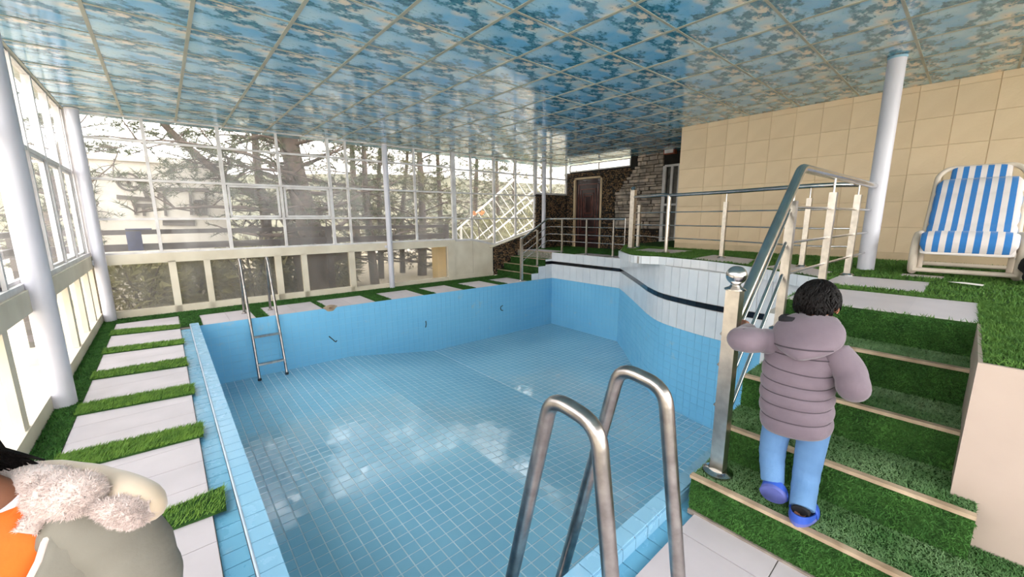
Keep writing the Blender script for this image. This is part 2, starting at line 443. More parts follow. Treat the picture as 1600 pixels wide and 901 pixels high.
# ---- deck floor -----------------------------------------------------------
deck = thing('floor', 'white slab pool deck around the basin', 'floor', (0, 4, -0.3), kind='structure')
m = MB(); m.box(XL - 0.1, 0.02, -3.0, 9.1, -0.35, -0.012); m.box(0.02, 2.05, -3.0, 0.80, -0.35, -0.012)
m.prism([(0.02, 7.58), (7.72, 7.27), (7.72, WY(7.7)), (0.02, WY(0.02))], -0.35, -0.012)
m.build('deck_bed', 'grout_grey', deck)
def slab(x0, x1, y0, y1, z=0.0, t=0.014, name='slab', par=None, mat='white_slab', g=0.0025):
    a = MB(); a.box(x0 + g, x1 - g, y0 + g, y1 - g, z - t, z); return a.build(name, mat, par or deck)
# left side planks between the grass strips
y = -1.6
while y < 8.5:
    y1 = min(y + 0.3, 8.52); slab(-0.72, 0.02, y, y1); y = y1
# near side
for i in range(-2, 5):
    for j in range(-4, 2):
        x0 = max(0.02, 0.03 + i * 0.45); x1 = min(2.03, 0.03 + (i + 1) * 0.45); y0 = -1.6 + (j + 4) * 0.4; y1 = min(0.805, y0 + 0.4)
        if x1 > x0 + 0.05 and y1 > y0 + 0.05: slab(x0, x1, y0, y1)
# far side slabs
def py_far(X): return 7.55 - 0.04 * (X - 0.2)
far_slabs = [(0.29, 0.98), (1.16, 2.0), (2.1, 2.95), (3.28, 3.98), (4.27, 4.95), (5.3, 5.96), (6.22, 6.86)]
for x0, x1 in far_slabs:
    for xa, xb in ((x0, (x0 + x1) / 2), ((x0 + x1) / 2, x1)):
        a = MB(); a.prism([(xa + .002, py_far(xa) + .01), (xb - .002, py_far(xb) + .01), (xb - .002, py_far(xb) + 0.82), (xa + .002, py_far(xa) + 0.82)], -0.014, 0.0)
        a.build('slab', 'white_slab', deck)

# ---- white tiled wall above the right side of the pool --------------------
pw = thing('wall_poolside', 'white tiled wall with a black tile band above the pool', 'wall', (6, 4, 0), kind='structure')
m = MB()
for i in range(len(RIGHT) - 1):
    a, b = RIGHT[i], RIGHT[i + 1]; top = ZL if i == 0 else 0.885
    m.add([(a[0] + .012, a[1] + .004, -0.02), (b[0] + .012, b[1] + .004, -0.02), (b[0] + .012, b[1] + .004, top), (a[0] + .012, a[1] + .004, top)], [(0, 1, 2, 3)])
m.build('wall_bed', 'grout_grey', pw)
def poly_cells(P, step):
    """split a polyline into cells about `step` long"""
    cum = [0.0]
    for a, b in zip(P, P[1:]): cum.append(cum[-1] + math.dist(a, b))
    k = max(1, round(cum[-1] / step)); pts = []
    for c in range(k + 1):
        s_ = cum[-1] * c / k
        for i in range(len(P) - 1):
            if s_ <= cum[i + 1] + 1e-9:
                t = (s_ - cum[i]) / (cum[i + 1] - cum[i]); pts.append((P[i][0] + (P[i + 1][0] - P[i][0]) * t, P[i][1] + (P[i + 1][1] - P[i][1]) * t)); break
    return list(zip(pts, pts[1:]))
def wall_tile(a, b, z0, z1, mat, par, side=-1, e=0.012, gap=0.0025, name='tile', off=0.0):
    a = Vector(a); b = Vector(b); d = (b - a).normalized(); nn = Vector((-d.y, d.x)) * side
    a = a + d * gap + nn * off; b = b - d * gap + nn * off
    P0 = [(a.x, a.y, z0 + gap), (b.x, b.y, z0 + gap), (b.x, b.y, z1 - gap), (a.x, a.y, z1 - gap)]
    P1 = [(x + nn.x * e, y + nn.y * e, z) for x, y, z in P0]
    q = MB(); q.hexa(P0, P1); return q.build(name, mat, par)
for P, step, top in ((RIGHT[:2], 0.21, ZL), ([RIGHT[1]] + RIGHT[2:5] + [RIGHT[5]], 0.2, 0.885), (bend, 0.155, 0.885)):
    for a, b in poly_cells(P, step):
        wall_tile(a, b, 0.0, 0.375, 'white_tile', pw); wall_tile(a, b, 0.455, top, 'white_tile', pw)
        wall_tile(a, b, 0.378, 0.452, 'black_tile', pw)
# stepped end beside the far stairs
FS = [7.0, 7.24, 7.49, 7.74]           # risers of the far stairs
sd = [(FS[0], 7.27 + 0.03), (FS[1], 7.28), (FS[2], 7.27), (FS[3], 7.25)]
for (a, b), tp in zip(zip(sd, sd[1:]), (0.17, 0.34, 0.51)):
    wall_tile(a, b, 0, min(tp, 0.375), 'white_tile', pw, side=-1)
    if tp > 0.4: wall_tile(a, b, 0.378, 0.452, 'black_tile', pw, side=-1); wall_tile(a, b, 0.455, tp, 'white_tile', pw, side=-1)

# ---- raised terrace -------------------------------------------------------
rim = [tuple(onz(px, py, ZP)[:2]) for px, py in [(966, 392), (985, 397.5), (1010, 399.5), (1028, 400), (1060, 403), (1095, 406), (1130, 410), (1180, 417), (1225, 424.5), (1285, 434)]]
rim[0] = (rim[0][0] + 0.15, rim[0][1] + 0.08)
rim = [tuple(p[:2]) for p in spline([(p[0], p[1], 0) for p in rim], 2)]
NX = [2.02, 2.32, 2.67, 3.06, 3.36]    # near stairs: risers
NZ = [0.21, 0.41, 0.61, 0.81, ZP]
ter = thing('terrace_platform', 'raised terrace platform with white tiled curved rim', 'platform', (6, 2, 0), kind='structure')
back = [(7.6, 4.95), (9.8, 4.95), (9.8, 3.72), (7.36, 3.72), (7.36, -3.0), (2.47, -3.0), (2.47, -0.1), (NX[4], -0.1), (NX[4], 0.84), (rim[-1][0], 0.84)]
tpoly = rim + back[::-1]
m = MB(); m.prism(tpoly, ZP - 0.125, ZP - 0.014); m.build('platform_slab', 'grout_grey', ter)
core = [(p[0] + 0.03, p[1]) for p in bend] + [(NX[4], 0.95), (NX[4], -0.1), (2.47, -0.1), (2.47, -3.0), (7.36, -3.0), (7.36, 3.72), (9.8, 3.72), (9.8, 4.9), (7.72, 5.1), (7.0, 4.35)]
m = MB(); m.prism(core, -0.02, ZP - 0.126); m.build('platform_core', 'white_tile', ter)
for a, b in poly_cells(rim, 0.13):
    wall_tile(a, b, ZP - 0.125, ZP - 0.002, 'white_tile', ter, side=1 if False else -1, e=0.012, name='rim_tile')
m = MB(); m.box(2.452, 2.47, -3.0, -0.085, NZ[0] - 0.25, ZP - 0.004); m.box(2.47, NX[4], -0.099, -0.0855, NZ[0] - 0.25, ZP - 0.004)
plabel(m.build('parapet_face', 'parapet_paint', ter), 'smooth pinkish cream side wall of the stairs')
def zslab(quad, z, par, name='slab'):
    a = MB(); a.prism([tuple(p[:2]) for p in quad], z - 0.014, z); return a.build(name, 'white_slab', par)
for x0, x1, y0, y1 in ((NX[4] + .005, 4.13, 0.2, 0.83), (NX[4] + .005, 4.13, -0.09, 0.2), (4.42, 5.12, 0.19, 0.82), (5.5, 5.72, 0.12, 0.42)):
    zslab([(x0, y0), (x1, y0), (x1, y1), (x0, y1)], ZP, ter)
for q in ([(1050, 396), (1082, 391.5), (1013, 388), (990, 391)], [(1082, 403.5), (1168, 412.5), (1180, 405), (1115, 398)], [(1192, 417), (1283, 432), (1300, 424.5), (1230, 411)]):
    zslab([onz(px, py, ZP) for px, py in q], ZP, ter)

# ---- landing and far stairs by the door -----------------------------------
lan = thing('door_landing', 'low landing with four grass covered steps before the dark door', 'steps', (8.5, 7, 0), kind='structure')
m = MB(); m.box(7.74, 9.8, 4.95, 8.64, 0, ZL - 0.014)
m.build('landing_slab', 'grout_grey', lan)
for k in range(3):
    m = MB(); m.box(FS[k], 7.74, 7.29, 8.68, 0.17 * k, 0.17 * (k + 1) - 0.014); m.build('step', 'grass_base', lan)
    m = MB(); m.box(FS[k] - 0.012, FS[k] + 0.02, 7.29, 8.68, 0.17 * (k + 1) - 0.016, 0.17 * (k + 1) + 0.002); m.build('nosing', 'nosing', lan)
m = MB(); m.box(7.728, 7.76, 7.29, 8.64, ZL - 0.016, ZL + 0.002); m.build('nosing', 'nosing', lan)
for q in ([(7.77, 7.3), (8.25, 7.3), (8.25, 8.4), (7.77, 8.4)], [(7.75, 5.75), (8.2, 5.75), (8.2, 6.5), (7.75, 6.5)], [(7.75, 5.0), (8.2, 5.0), (8.2, 5.5), (7.75, 5.5)]):
    zslab(q, ZL, lan)

# ---- near stairs ----------------------------------------------------------
st = thing('grass_staircase', 'broad staircase covered in dark green artificial grass with beige nosings', 'stairs', (2.6, 0.3, 0), kind='structure')
YL = 0.835
rights = [-3.0, -0.16, -0.085, -0.085]
for k in range(4):
    m = MB(); z0 = 0 if k == 0 else NZ[k - 1] - 0.02
    m.box(NX[k], NX[4] + 0.0 if k else 2.46, rights[k], YL, z0 - 0.02, NZ[k] - 0.006)
    m.build('step', 'grass_base', st)
    m = MB(); m.box(NX[k] - 0.012, NX[k] + 0.022, rights[k] if k else -1.6, YL + 0.004, NZ[k] - 0.012, NZ[k] + 0.006); m.build('nosing', 'nosing', st)
m = MB(); m.box(NX[0] - 0.016, NX[0] - 0.002, -1.6, YL, -0.014, 0.012); m.build('nosing', 'dirty_grout', st)

# ---- ceiling --------------------------------------------------------------
cl = thing('ceiling', 'glossy ceiling of square panels printed with blue sky and trees', 'ceiling', (4, 4, ZC + 0.1), kind='structure')
m = MB(); m.box(XL - 0.15, 10.05, -3.0, 9.2, ZC + 0.012, ZC + 0.15); m.build('ceiling_bed', 'bar_grey', cl)
PX, PY = 0.638, 0.673; X0, Y0 = -0.905, 9.32 - 15 * 0.673
px_me = MB().box(-PX / 2 + 0.004, PX / 2 - 0.004, -PY / 2 + 0.004, PY / 2 - 0.004, 0.0, 0.008).mesh('ceiling_panel', 'ceiling_print')
bar_me = {}
for i in range(17):
    for j in range(-2, 15):
        xc = X0 + (i + 0.5) * PX; yc = Y0 + (j + 0.5) * PY
        if xc > 7.6 and yc < 3.6: continue
        if yc > 9.1 or xc > 9.9 or yc < -2.2: continue
        inst(px_me, 'ceiling_panel', (xc, yc, ZC), cl, (rng.normal(0, 0.0035), rng.normal(0, 0.0035), 0))
for i in range(17):
    m = MB(); x = X0 + i * PX; m.box(x - 0.014, x + 0.014, -2.3 if x < 7.4 else 3.7, 9.05, ZC - 0.006, ZC + 0.011); m.build('ceiling_bar', 'bar_grey', cl)
for j in range(-2, 15):
    m = MB(); y = Y0 + j * PY
    if y > 9.0: continue
    m.box(XL, 7.36 if y < 3.7 else 9.8, y - 0.011, y + 0.011, ZC - 0.004, ZC + 0.010); m.build('ceiling_bar', 'bar_grey', cl)

# ---- windows --------------------------------------------------------------
def window(name, label, P, us, zs, fw=0.035, fd=0.05, zbot=None, opened=(), glz='window_glass'):
    """glazing in a vertical plane; P(u) -> (x, y); us verticals, zs horizontals; zbot(u): sloped foot"""
    root = thing(name, label, 'window', (*P(us[0]), zs[0]), kind='structure')
    zb = zbot or (lambda u: zs[0])
    def bar(nm, u0, z0, u1, z1, w_, d_):
        a = P(u0); b = P(u1); q = MB()
        t = Vector((P(us[-1])[0] - P(us[0])[0], P(us[-1])[1] - P(us[0])[1], 0)).normalized()
        nrm = Vector((-t.y, t.x, 0))
        q.bar((*a, z0), (*b, z1), w_ if abs(z1 - z0) > abs(u1 - u0) else d_, d_ if abs(z1 - z0) > abs(u1 - u0) else w_, up=nrm if abs(z1 - z0) > abs(u1 - u0) else (0, 0, 1))
        return q.build(nm, 'white_frame', root)
    for k, u in enumerate(us): bar('mullion', u, zb(u), u, zs[-1], fw * (1.35 if k % 2 == 0 else 1.0), fd)
    for z in zs[1:]:
        for u0, u1 in zip(us, us[1:]):
            if z > max(zb(u0), zb(u1)): bar('transom', u0, z, u1, z, fw * 0.85, fd * 0.8)
    for u0, u1 in zip(us, us[1:]):
        bar('window_sill', u0, zb(u0), u1, zb(u1), fw * 1.2, fd * 1.4)
        for z0, z1 in zip(zs, zs[1:]):
            a = P(u0); b = P(u1); za, zb_ = max(z0, zb(u0)), max(z0, zb(u1))
            if zbot and z0 == zs[0]: za, zb_ = zb(u0), zb(u1)
            za = min(za, z1 - 0.001); zb_ = min(zb_, z1 - 0.001)
            q = MB(); q.add([(*a, za), (*b, zb_), (*b, z1), (*a, z1)], [(0, 1, 2, 3)])
            q.build('pane', glz, root)
            if (round(u0, 2), round(z0, 2)) in opened:
                for (ua, zz0, ub, zz1) in ((u0 + .05, z0 + .04, u1 - .05, z0 + .04), (u0 + .05, z1 - .04, u1 - .05, z1 - .04)): bar('sash', ua, zz0, ub, zz1, 0.035, 0.03)
                for ua in (u0 + .06, u1 - .06): bar('sash', ua, z0 + .03, ua, z1 - .03, 0.035, 0.03)
    return root
LY = [-2.94, -2.1, -1.26, -0.42, 0.42, 1.26, 2.1, 2.94, 3.78, 4.62, 5.46, 6.3, 7.13, 7.97, 8.8, 9.0]
window('window_1', 'tall glazed wall of narrow upright panes over the cream ledge beside the deck', lambda u: (XL - 0.02, u), LY, [1.06, 2.3, ZC], 0.05, 0.07,
       opened=[(round(u, 2), 1.06) for u in LY[5:14]], glz='side_glass')
FX = [-0.9, -0.06, 0.92, 1.82, 2.73, 3.08, 3.92, 4.62, 5.64]
window('window_2', 'wide grid of white framed panes looking on pine trees and a dark beam', lambda u: (u, WY(u)), FX, [1.04, 1.6, 2.22, 2.83, ZC], 0.042, 0.06,
       opened=[(0.92, 1.6), (1.82, 1.6)])
window('window_3', 'white window grid with a slanted foot beside the pebble wall', lambda u: (u, WY(u)), [5.70, 6.2, 6.94, 7.7, 8.43], [1.02, 1.57, 2.22, 2.8, ZC], 0.042, 0.06,
       zbot=lambda u: 1.02 if u < 6.9 else 0.86 + (u - 6.94) * 0.262)
window('window_4', 'short window of narrow panes above the pebble wall beside the dark door', lambda u: (u, WY(u) - 0.0), [8.49, 9.1, 9.78], [2.3, 2.75, ZC], 0.042, 0.06)
window('window_5', 'tall narrow white framed window between slate wall and beige wall', lambda u: (9.79, u), [4.92, 5.12, 5.32], [ZP - 0.05, 1.9, 2.86], 0.06, 0.07)
window('window_6', 'bright clerestory strip under the ceiling above the dark door', lambda u: (9.82, u), [6.35, 7.4, 8.5], [2.97, 3.16], 0.03, 0.05)

# ---- cream lower walls ----------------------------------------------------
wl = thing('wall_left', 'low cream wall with glazed openings along the left deck', 'wall', (XL, 4, 0), kind='structure')
m = MB(); m.box(XL - 0.07, XL + 0.05, -3, 9.02, 0.86, 1.04); m.build('ledge', 'cream_paint', wl)
m = MB(); m.box(XL - 0.07, XL + 0.045, -3, 9.02, -0.03, 0.13); m.build('curb', 'cream_paint', wl)
posts = [-2.9, -1.5, 0.0, 1.5, 2.9, 4.25, 5.55, 6.75, 7.6, 8.35, 8.95]
for k, yv in enumerate(posts):
    m = MB(); m.box(XL - 0.06, XL + 0.03, yv - 0.06, yv + 0.06, 0.13, 0.86); m.build('stile', 'cream_paint', wl)
    if k:
        m = MB(); m.add([(XL - 0.02, posts[k - 1] + .06, 0.13), (XL - 0.02, yv - .06, 0.13), (XL - 0.02, yv - .06, 0.86), (XL - 0.02, posts[k - 1] + .06, 0.86)], [(0, 1, 2, 3)]); m.build('pane', 'side_glass', wl)
wf = thing('wall_back', 'low cream wall with glazed openings under the far windows', 'wall', (2, 8.9, 0), kind='structure')
def fbox(x0, x1, z0, z1, d0=-0.06, d1=0.05, name='stile', mat='cream_paint'):
    q = MB(); q.hexa([(x0, WY(x0) + d0, z0), (x1, WY(x1) + d0, z0), (x1, WY(x1) + d1, z0), (x0, WY(x0) + d1, z0)],
                     [(x0, WY(x0) + d0, z1), (x1, WY(x1) + d0, z1), (x1, WY(x1) + d1, z1), (x0, WY(x0) + d1, z1)]); return q.build(name, mat, wf)
fbox(-0.93, 5.64, 0.875, 1.035, name='ledge'); fbox(-0.93, 3.06, -0.02, 0.115, name='curb'); fbox(3.06, 5.64, -0.02, 0.09, -0.04, name='curb')
fp = [(-0.76, 0.0), (0.1, 0.48), (0.57, 1.58), (1.69, 2.05), (2.15, 2.98), (3.1, 5.42)]
edges = [-0.93] + [v for p in fp for v in p] + [5.64]
for k in range(0, len(edges), 2): fbox(edges[k], edges[k + 1], 0.0, 0.9)
for x0, x1 in fp: fbox(x0, x1, 0.09, 0.88, -0.005, 0.0, 'pane', 'window_glass')
for x0, x1 in ((5.64, 6.2), (6.2, 6.86)): fbox(x0 + 0.003, x1 - 0.003, 0.1, 1.0, -0.03, 0.05, 'panel')
fbox(5.64, 6.86, -0.02, 0.11, -0.05, 0.05, 'curb')

# ---- pebble wall by the far stairs and door wall --------------------------
def pebbles(fn, u0, u1, v0, v1, keep, size=0.062):
    """pebbles pressed into a wall: fn(u, v) -> point, normal"""
    ico = []
    t = (1 + 5 ** 0.5) / 2
    V = np.array([(-1, t, 0), (1, t, 0), (-1, -t, 0), (1, -t, 0), (0, -1, t), (0, 1, t), (0, -1, -t), (0, 1, -t), (t, 0, -1), (t, 0, 1), (-t, 0, -1), (-t, 0, 1)], float); V /= np.linalg.norm(V[0])
    Fc = [(0, 11, 5), (0, 5, 1), (0, 1, 7), (0, 7, 10), (0, 10, 11), (1, 5, 9), (5, 11, 4), (11, 10, 2), (10, 7, 6), (7, 1, 8), (3, 9, 4), (3, 4, 2), (3, 2, 6), (3, 6, 8), (3, 8, 9), (4, 9, 5), (2, 4, 11), (6, 2, 10), (8, 6, 7), (9, 8, 1)]
    q = MB(); nv = int((v1 - v0) / (size * 0.82)); nu = int((u1 - u0) / size)
    for j in range(nv):
        for i in range(nu):
            u = u0 + (i + 0.5 + 0.5 * (j % 2) + random.uniform(-.2, .2)) * size; v = v0 + (j + 0.5 + random.uniform(-.2, .2)) * size * 0.82
            if u > u1 or not keep(u, v): continue
            p, tu, nn = fn(u, v); a = random.uniform(-.5, .5); s1 = size * random.uniform(.42, .56); s2 = s1 * random.uniform(.6, .85)
            d1 = np.array(tu) * math.cos(a) + np.array((0, 0, 1)) * math.sin(a); d2 = -np.array(tu) * math.sin(a) + np.array((0, 0, 1)) * math.cos(a)
            q.cur = random.choice((0, 0, 1, 2)) if not getattr(pebbles, 'dark', False) else random.choice((0, 2, 2))
            q.add([np.array(p) + d1 * x * s1 + d2 * y * s2 + np.array(nn) * z * 0.02 for x, y, z in V], Fc)
    return q
simple('pebble_tan', (156, 120, 78), (104, 78, 52), 9, 0.5)
simple('pebble_black', (52, 44, 38), (26, 22, 20), 9, 0.5)
PM = ['pebble', 'pebble_tan', 'pebble_black']
ps = thing('wall_stair_side', 'dark pebble covered wall rising beside the far steps', 'wall', (8, 8.6, 0), kind='structure')
m = MB()
x0, x1, x2 = 6.86, 8.43, 9.8
m.hexa([(x0, WY(x0) - .03, 0), (x1, WY(x1) - .03, 0), (x1, WY(x1) - .03, 1.22), (x0, WY(x0) - .03, 0.8)], [(x0, WY(x0) + .05, 0), (x1, WY(x1) + .05, 0), (x1, WY(x1) + .05, 1.22), (x0, WY(x0) + .05, 0.8)])
m.hexa([(x1, WY(x1) - .03, 0), (x2, WY(x2) - .03, 0), (x2, WY(x2) - .03, 2.27), (x1, WY(x1) - .03, 2.27)], [(x1, WY(x1) + .05, 0), (x2, WY(x2) + .05, 0), (x2, WY(x2) + .05, 2.27), (x1, WY(x1) + .05, 2.27)])
m.build('wall_bed', 'pebble_mortar', ps)
q = pebbles(lambda u, v: ((u, WY(u) - 0.03, v), (1, -0.037, 0), (-0.037, -1, 0)), 6.88, 9.78, 0.02, 2.26,
            lambda u, v: (v < 0.79 + (u - 6.86) * 0.267 if u < 8.43 else True) and v > (-0.1 if u < 7 else min(ZL, (u - 6.9) * .7)))
q.build('pebbles', PM, ps, True, 60, kind='stuff')
m = MB(); m.bar((6.75, WY(6.75) - 0.05, 0.79), (8.43, WY(8.43) - 0.05, 1.225), 0.14, 0.03); m.build('coping_strip', 'cream_paint', ps)

XD = 9.8
simple('curtain_grey', (196, 192, 188), (150, 148, 146), 9, 0.9)
wd = thing('wall_door', 'end wall of dark pebbles and grey slate around the dark door', 'wall', (XD, 6.5, 0.6), kind='structure')
DY0, DY1, DZ = 7.24, 8.3, 2.78          # door opening
m = MB(); m.box(XD, XD + .2, DY1, 8.7, 0.5, 2.95); m.box(XD, XD + .2, DY0, DY1, DZ, 2.95); m.box(XD, XD + .2, 5.34, DY0, 0.5, 2.95); m.box(XD, XD + .2, 5.34, 6.34, 2.95, ZC)
m.box(XD, XD + .2, 4.7, 5.34, 2.9, ZC); m.box(XD + .12, XD + .2, DY0, DY1, 0.5, DZ); m.box(XD, XD + .2, 3.7, 4.88, 0.5, ZC)
m.build('wall_bed', 'pebble_mortar', wd)
q = pebbles(lambda u, v: ((XD, u, v), (0, 1, 0), (-1, 0, 0)), 5.35, 8.6, ZL, 2.94,
            lambda u, v: not (DY0 - .03 < u < DY1 + .03 and v < DZ + .03) and (u > 6.8 - 0.9 * max(0, v - 2.2) or v < 1.25))
q.build('pebbles', PM, wd, True, 60, kind='stuff')
z = 1.28
while z < 3.18:
    h_ = random.uniform(0.05, 0.12); y = 5.36
    ymax = 6.76 - 0.9 * max(0, z - 2.2) if z < 2.95 else 6.1
    while y < ymax:
        l_ = random.uniform(0.12, 0.42); y1 = min(y + l_, ymax)
        if y1 - y > 0.04:
            e = random.uniform(0.02, 0.06); j = lambda: random.uniform(-.008, .008)
            a = MB(); a.hexa([(XD + .01, y + .006, z + .005), (XD + .01, y1 - .006, z + .005), (XD + .01, y1 - .006, z + h_ - .005), (XD + .01, y + .006, z + h_ - .005)],
                             [(XD - e, y + .012 + j(), z + .01 + j()), (XD - e, y1 - .012 + j(), z + .01 + j()), (XD - e, y1 - .012 + j(), z + h_ - .01 + j()), (XD - e, y + .012 + j(), z + h_ - .01 + j())])
            a.build('stone', 'slate', wd)
        y = y1
    z += h_

dr = thing('door_1', 'dark brown panelled door in a cream frame', 'door', (XD, 7.77, ZL), kind='structure')
m = MB(); f = 0.055
m.box(XD - .03, XD + .1, DY0 - .0, DY0 + f, ZL, DZ); m.box(XD - .03, XD + .1, DY1 - f, DY1, ZL, DZ); m.box(XD - .03, XD + .1, DY0, DY1, DZ - f, DZ)
m.build('door_frame', 'beige_grout', dr)
m = MB(); m.box(XD + .04, XD + .08, DY0 + f, DY1 - f, ZL, DZ - f); leaf = m.build('door_leaf', 'door_wood', dr)
for (a0, a1, z0, z1) in ((0.10, 0.90, 0.12, 0.93), (0.2, 0.8, 0.22, 0.86), (0.30, 0.70, 0.45, 0.80), (0.36, 0.64, 0.5, 0.76)):
    W_ = DY1 - DY0 - 2 * f; H_ = DZ - f - ZL; ya, yb, za, zb_ = DY0 + f + a0 * W_, DY0 + f + a1 * W_, ZL + z0 * H_, ZL + z1 * H_
    q = MB(); t = 0.028
    for bx in ((ya, yb, za, za + t), (ya, yb, zb_ - t, zb_), (ya, ya + t, za, zb_), (yb - t, yb, za, zb_)): q.box(XD + .015, XD + .042, *bx)
    q.build('panel_moulding', 'door_moulding', leaf)
m = MB(); m.box(XD + .0, XD + .04, DY0 + f + .03, DY0 + f + .07, ZL + .8, ZL + 1.1); m.tube([(XD - .02, DY0 + f + .05, ZL + .98), (XD - .02, DY0 + f + .17, ZL + .98)], 0.012, 8); m.build('door_handle', 'dark_metal', leaf)

# ---- beige tiled wall on the right ----------------------------------------
XR = 7.36
wr = thing('wall_right', 'beige wall of large square tiles behind the terrace', 'wall', (XR, 1, ZP), kind='structure')
m = MB(); m.box(XR + .004, XR + .2, -3.0, 3.72, 0.9, ZC + .01); m.box(XR + .2, 9.95, 3.6, 3.72, 0.9, ZC + .01); m.build('wall_bed', 'beige_grout', wr)
bt = {}
for r in range(7):
    z1 = 3.12 - r * 0.335 + 0.0; z0 = z1 - 0.335
    if r == 0: z0, z1 = 3.12 , ZC
    else: z0, z1 = 3.12 - r * 0.335, 3.12 - (r - 1) * 0.335
    z0 = max(z0, ZP)
    for k in range(21):
        yb = 3.58 - k * 0.325; ya = yb - 0.325
        if k == 0: yb = 3.72
        if ya < -3: continue
        key = (round(z1 - z0, 3), k == 0)
        if key not in bt:
            hh, ww = (z1 - z0) / 2 - .0012, (yb - ya) / 2 - .0012
            q = MB(); q.hexa([(0.006, -ww, -hh), (0.006, ww, -hh), (0.006, ww, hh), (0.006, -ww, hh)], [(-.002, -ww + .003, -hh + .003), (-.002, ww - .003, -hh + .003), (-.002, ww - .003, hh - .003), (-.002, -ww + .003, hh - .003)])
            bt[key] = q.mesh('tile', 'beige_tile')
        inst(bt[key], 'tile', (XR + rng.normal(0, .0008), (ya + yb) / 2, (z0 + z1) / 2), wr, (0, rng.normal(0, .002), rng.normal(0, .003)))

# ---- white steel columns ---------------------------------------------------
def column(base, z0, label, r=0.075, bracket=None, grp='white ceiling columns'):
    t = thing('column', label, 'column', (base[0], base[1], z0), grp)
    m = MB(); m.tube([(base[0], base[1], z0 + 0.002), (base[0], base[1], ZC - 0.006)], r, 24); m.build('shaft', 'column_paint', t, True)
    m = MB(); m.lathe((base[0], base[1], ZC - 0.03), [(r + .004, 0), (r + .006, 0.02), (r + .004, 0.0235)], 24); m.build('top_collar', 'collar_blue' if bracket == 'blue' else 'white_frame', t, True)
    if bracket and bracket != 'blue':
        m = MB(); m.box(*bracket); m.build('bracket', 'column_paint', t)
    return t
simple('collar_blue', (140, 180, 200), None, 5, 0.5)
column((-0.835, 5.02), 0.0, 'white steel column on the deck grass beside the grass strips', 0.085, (-0.95, -0.8, 4.98, 5.06, 0.87, 0.95))
column((-0.80, 8.84), 0.0, 'white steel column in the corner of the two glazed walls', 0.075, (-0.93, -0.74, 8.8, 8.88, 0.9, 0.98))
column((3.87, 8.70), 0.0, 'slim white column standing before the wide pane of the low cream wall', 0.06, (3.78, 3.87, 8.68, 8.84, 0.93, 0.98))
column((8.6, 8.44), ZL, 'slim white column on the door landing before the pebble wall', 0.06)
column((5.86, 0.73), ZP, 'white steel column on the terrace between railing end and striped chair', 0.075, 'blue')

# ---- unseen wall added behind the camera, glazed so daylight reaches the right side
wb = thing('added_wall_front', 'unseen cream wall added behind the camera under the daylight windows', 'wall', (3, -3.1, 0), kind='structure')
m = MB(); m.box(XL - .1, 2.46, -3.2, -3.0, -0.4, 0.5); m.box(2.46, 7.56, -3.2, -3.0, -0.4, 1.3); m.build('wall_bed', 'cream_paint', wb)
window('added_window_pool', 'unseen broad window of tall panes added behind the camera for daylight', lambda u: (u, -3.1), [XL, 0.2, 1.3, 2.46], [0.52, 1.32, 2.2, ZC], 0.05, 0.06, glz='clear_glass')  # put in to brighten the room from behind
window('added_window_terrace', 'unseen broad window of tall panes added at the terrace end for daylight', lambda u: (u, -3.1), [2.5, 3.7, 4.9, 6.1, 7.34], [1.32, 2.2, ZC], 0.05, 0.06, glz='clear_glass')  # also added, for light on the beige wall and terrace
m = MB(); m.box(9.98, 10.0, 4.7, 5.45, 0.8, 2.95); tag(m.build('curtain', 'curtain_grey'), 'pale curtain drawn behind the tall narrow window', 'curtain')
# ================================================================== ARTIFICIAL GRASS
strips = [((168, 517), (168, 525), (281, 507.5), (281, 513)), ((157, 546), (157, 554), (287, 530), (287.5, 537)), ((141, 583), (139, 594), (290.5, 559), (294, 571)),
          ((123, 633), (120, 649), (302, 600), (304, 615)), ((95, 711), (100, 738), (316, 661), (318, 681)), ((170, 836), (170, 864), (350, 759), (354, 796))]
for k, (l0, l1, r0, r1) in enumerate(strips):
    A, B, C_, D = [onz(px, py, 0.006) for px, py in (l1, r1, r0, l0)]
    lx = -0.74 if k < 5 else -0.74
    def ext(p, q):                       # run the edge on to the left end of the white slabs
        t = (lx - p[0]) / (q[0] - p[0]); r_ = p + (q - p) * t; return r_
    A, D = ext(A, B), ext(D, C_)
    for P_ in (A, B, C_, D): P_[2] = 0.0
    c0 = (A + B + C_ + D) / 4
    order = ['first', 'second', 'third', 'fourth', 'fifth', 'sixth']
    t = thing('grass_strip', order[k] + ' green grass strip across the white slabs counted from the corner column', 'grass strip', tuple(c0), 'grass strips across the deck')
    q = MB(); q.prism([tuple(p[:2]) for p in (A, B, C_, D)], 0.001, 0.012); q.build('backing', 'grass_base', t)
    quad = [tuple(p + np.array((0, 0, 0.011))) for p in (A, B, C_, D)]
    tri_object('blades', blades([quad], 26000 if k > 2 else 15000, 0.02, 0.006 if k > 2 else 0.008, lean=(0.7, 0.5, 0), spread=0.5), 'grass_bright', t, 'stuff')
def mat_thing(name, label, polys, z, density, h, wd, mat, clip=None):
    t = thing(name, label, 'grass mat', (polys[0][0][0], polys[0][0][1], z))
    q = MB()
    for p in polys: q.prism(p, z + 0.0005, z + 0.004)
    q.build('backing', 'grass_base', t)
    qs = [[(*c, z + 0.003) for c in p] for p in polys]
    tri_object('blades', blades(qs, density, h, wd, spread=0.7), mat, t, 'stuff'); return t
mat_thing('grass_mat', 'long dark green grass mat along the foot of the left glazed wall', [[(XL + 0.05, -1.6), (-0.722, -1.6), (-0.722, 8.5), (XL + 0.05, 8.5)]], 0.0, 16000, 0.014, 0.008, 'grass_dark')
gaps = [(-0.85, 0.28)]; xs_ = [0.28] + [v for s_ in far_slabs for v in s_] + [6.95]
polys = [[(XL + .05, 8.53), (0.28, 8.53), (0.28, WY(0.28) - .1), (XL + .05, WY(XL) - .1)]]
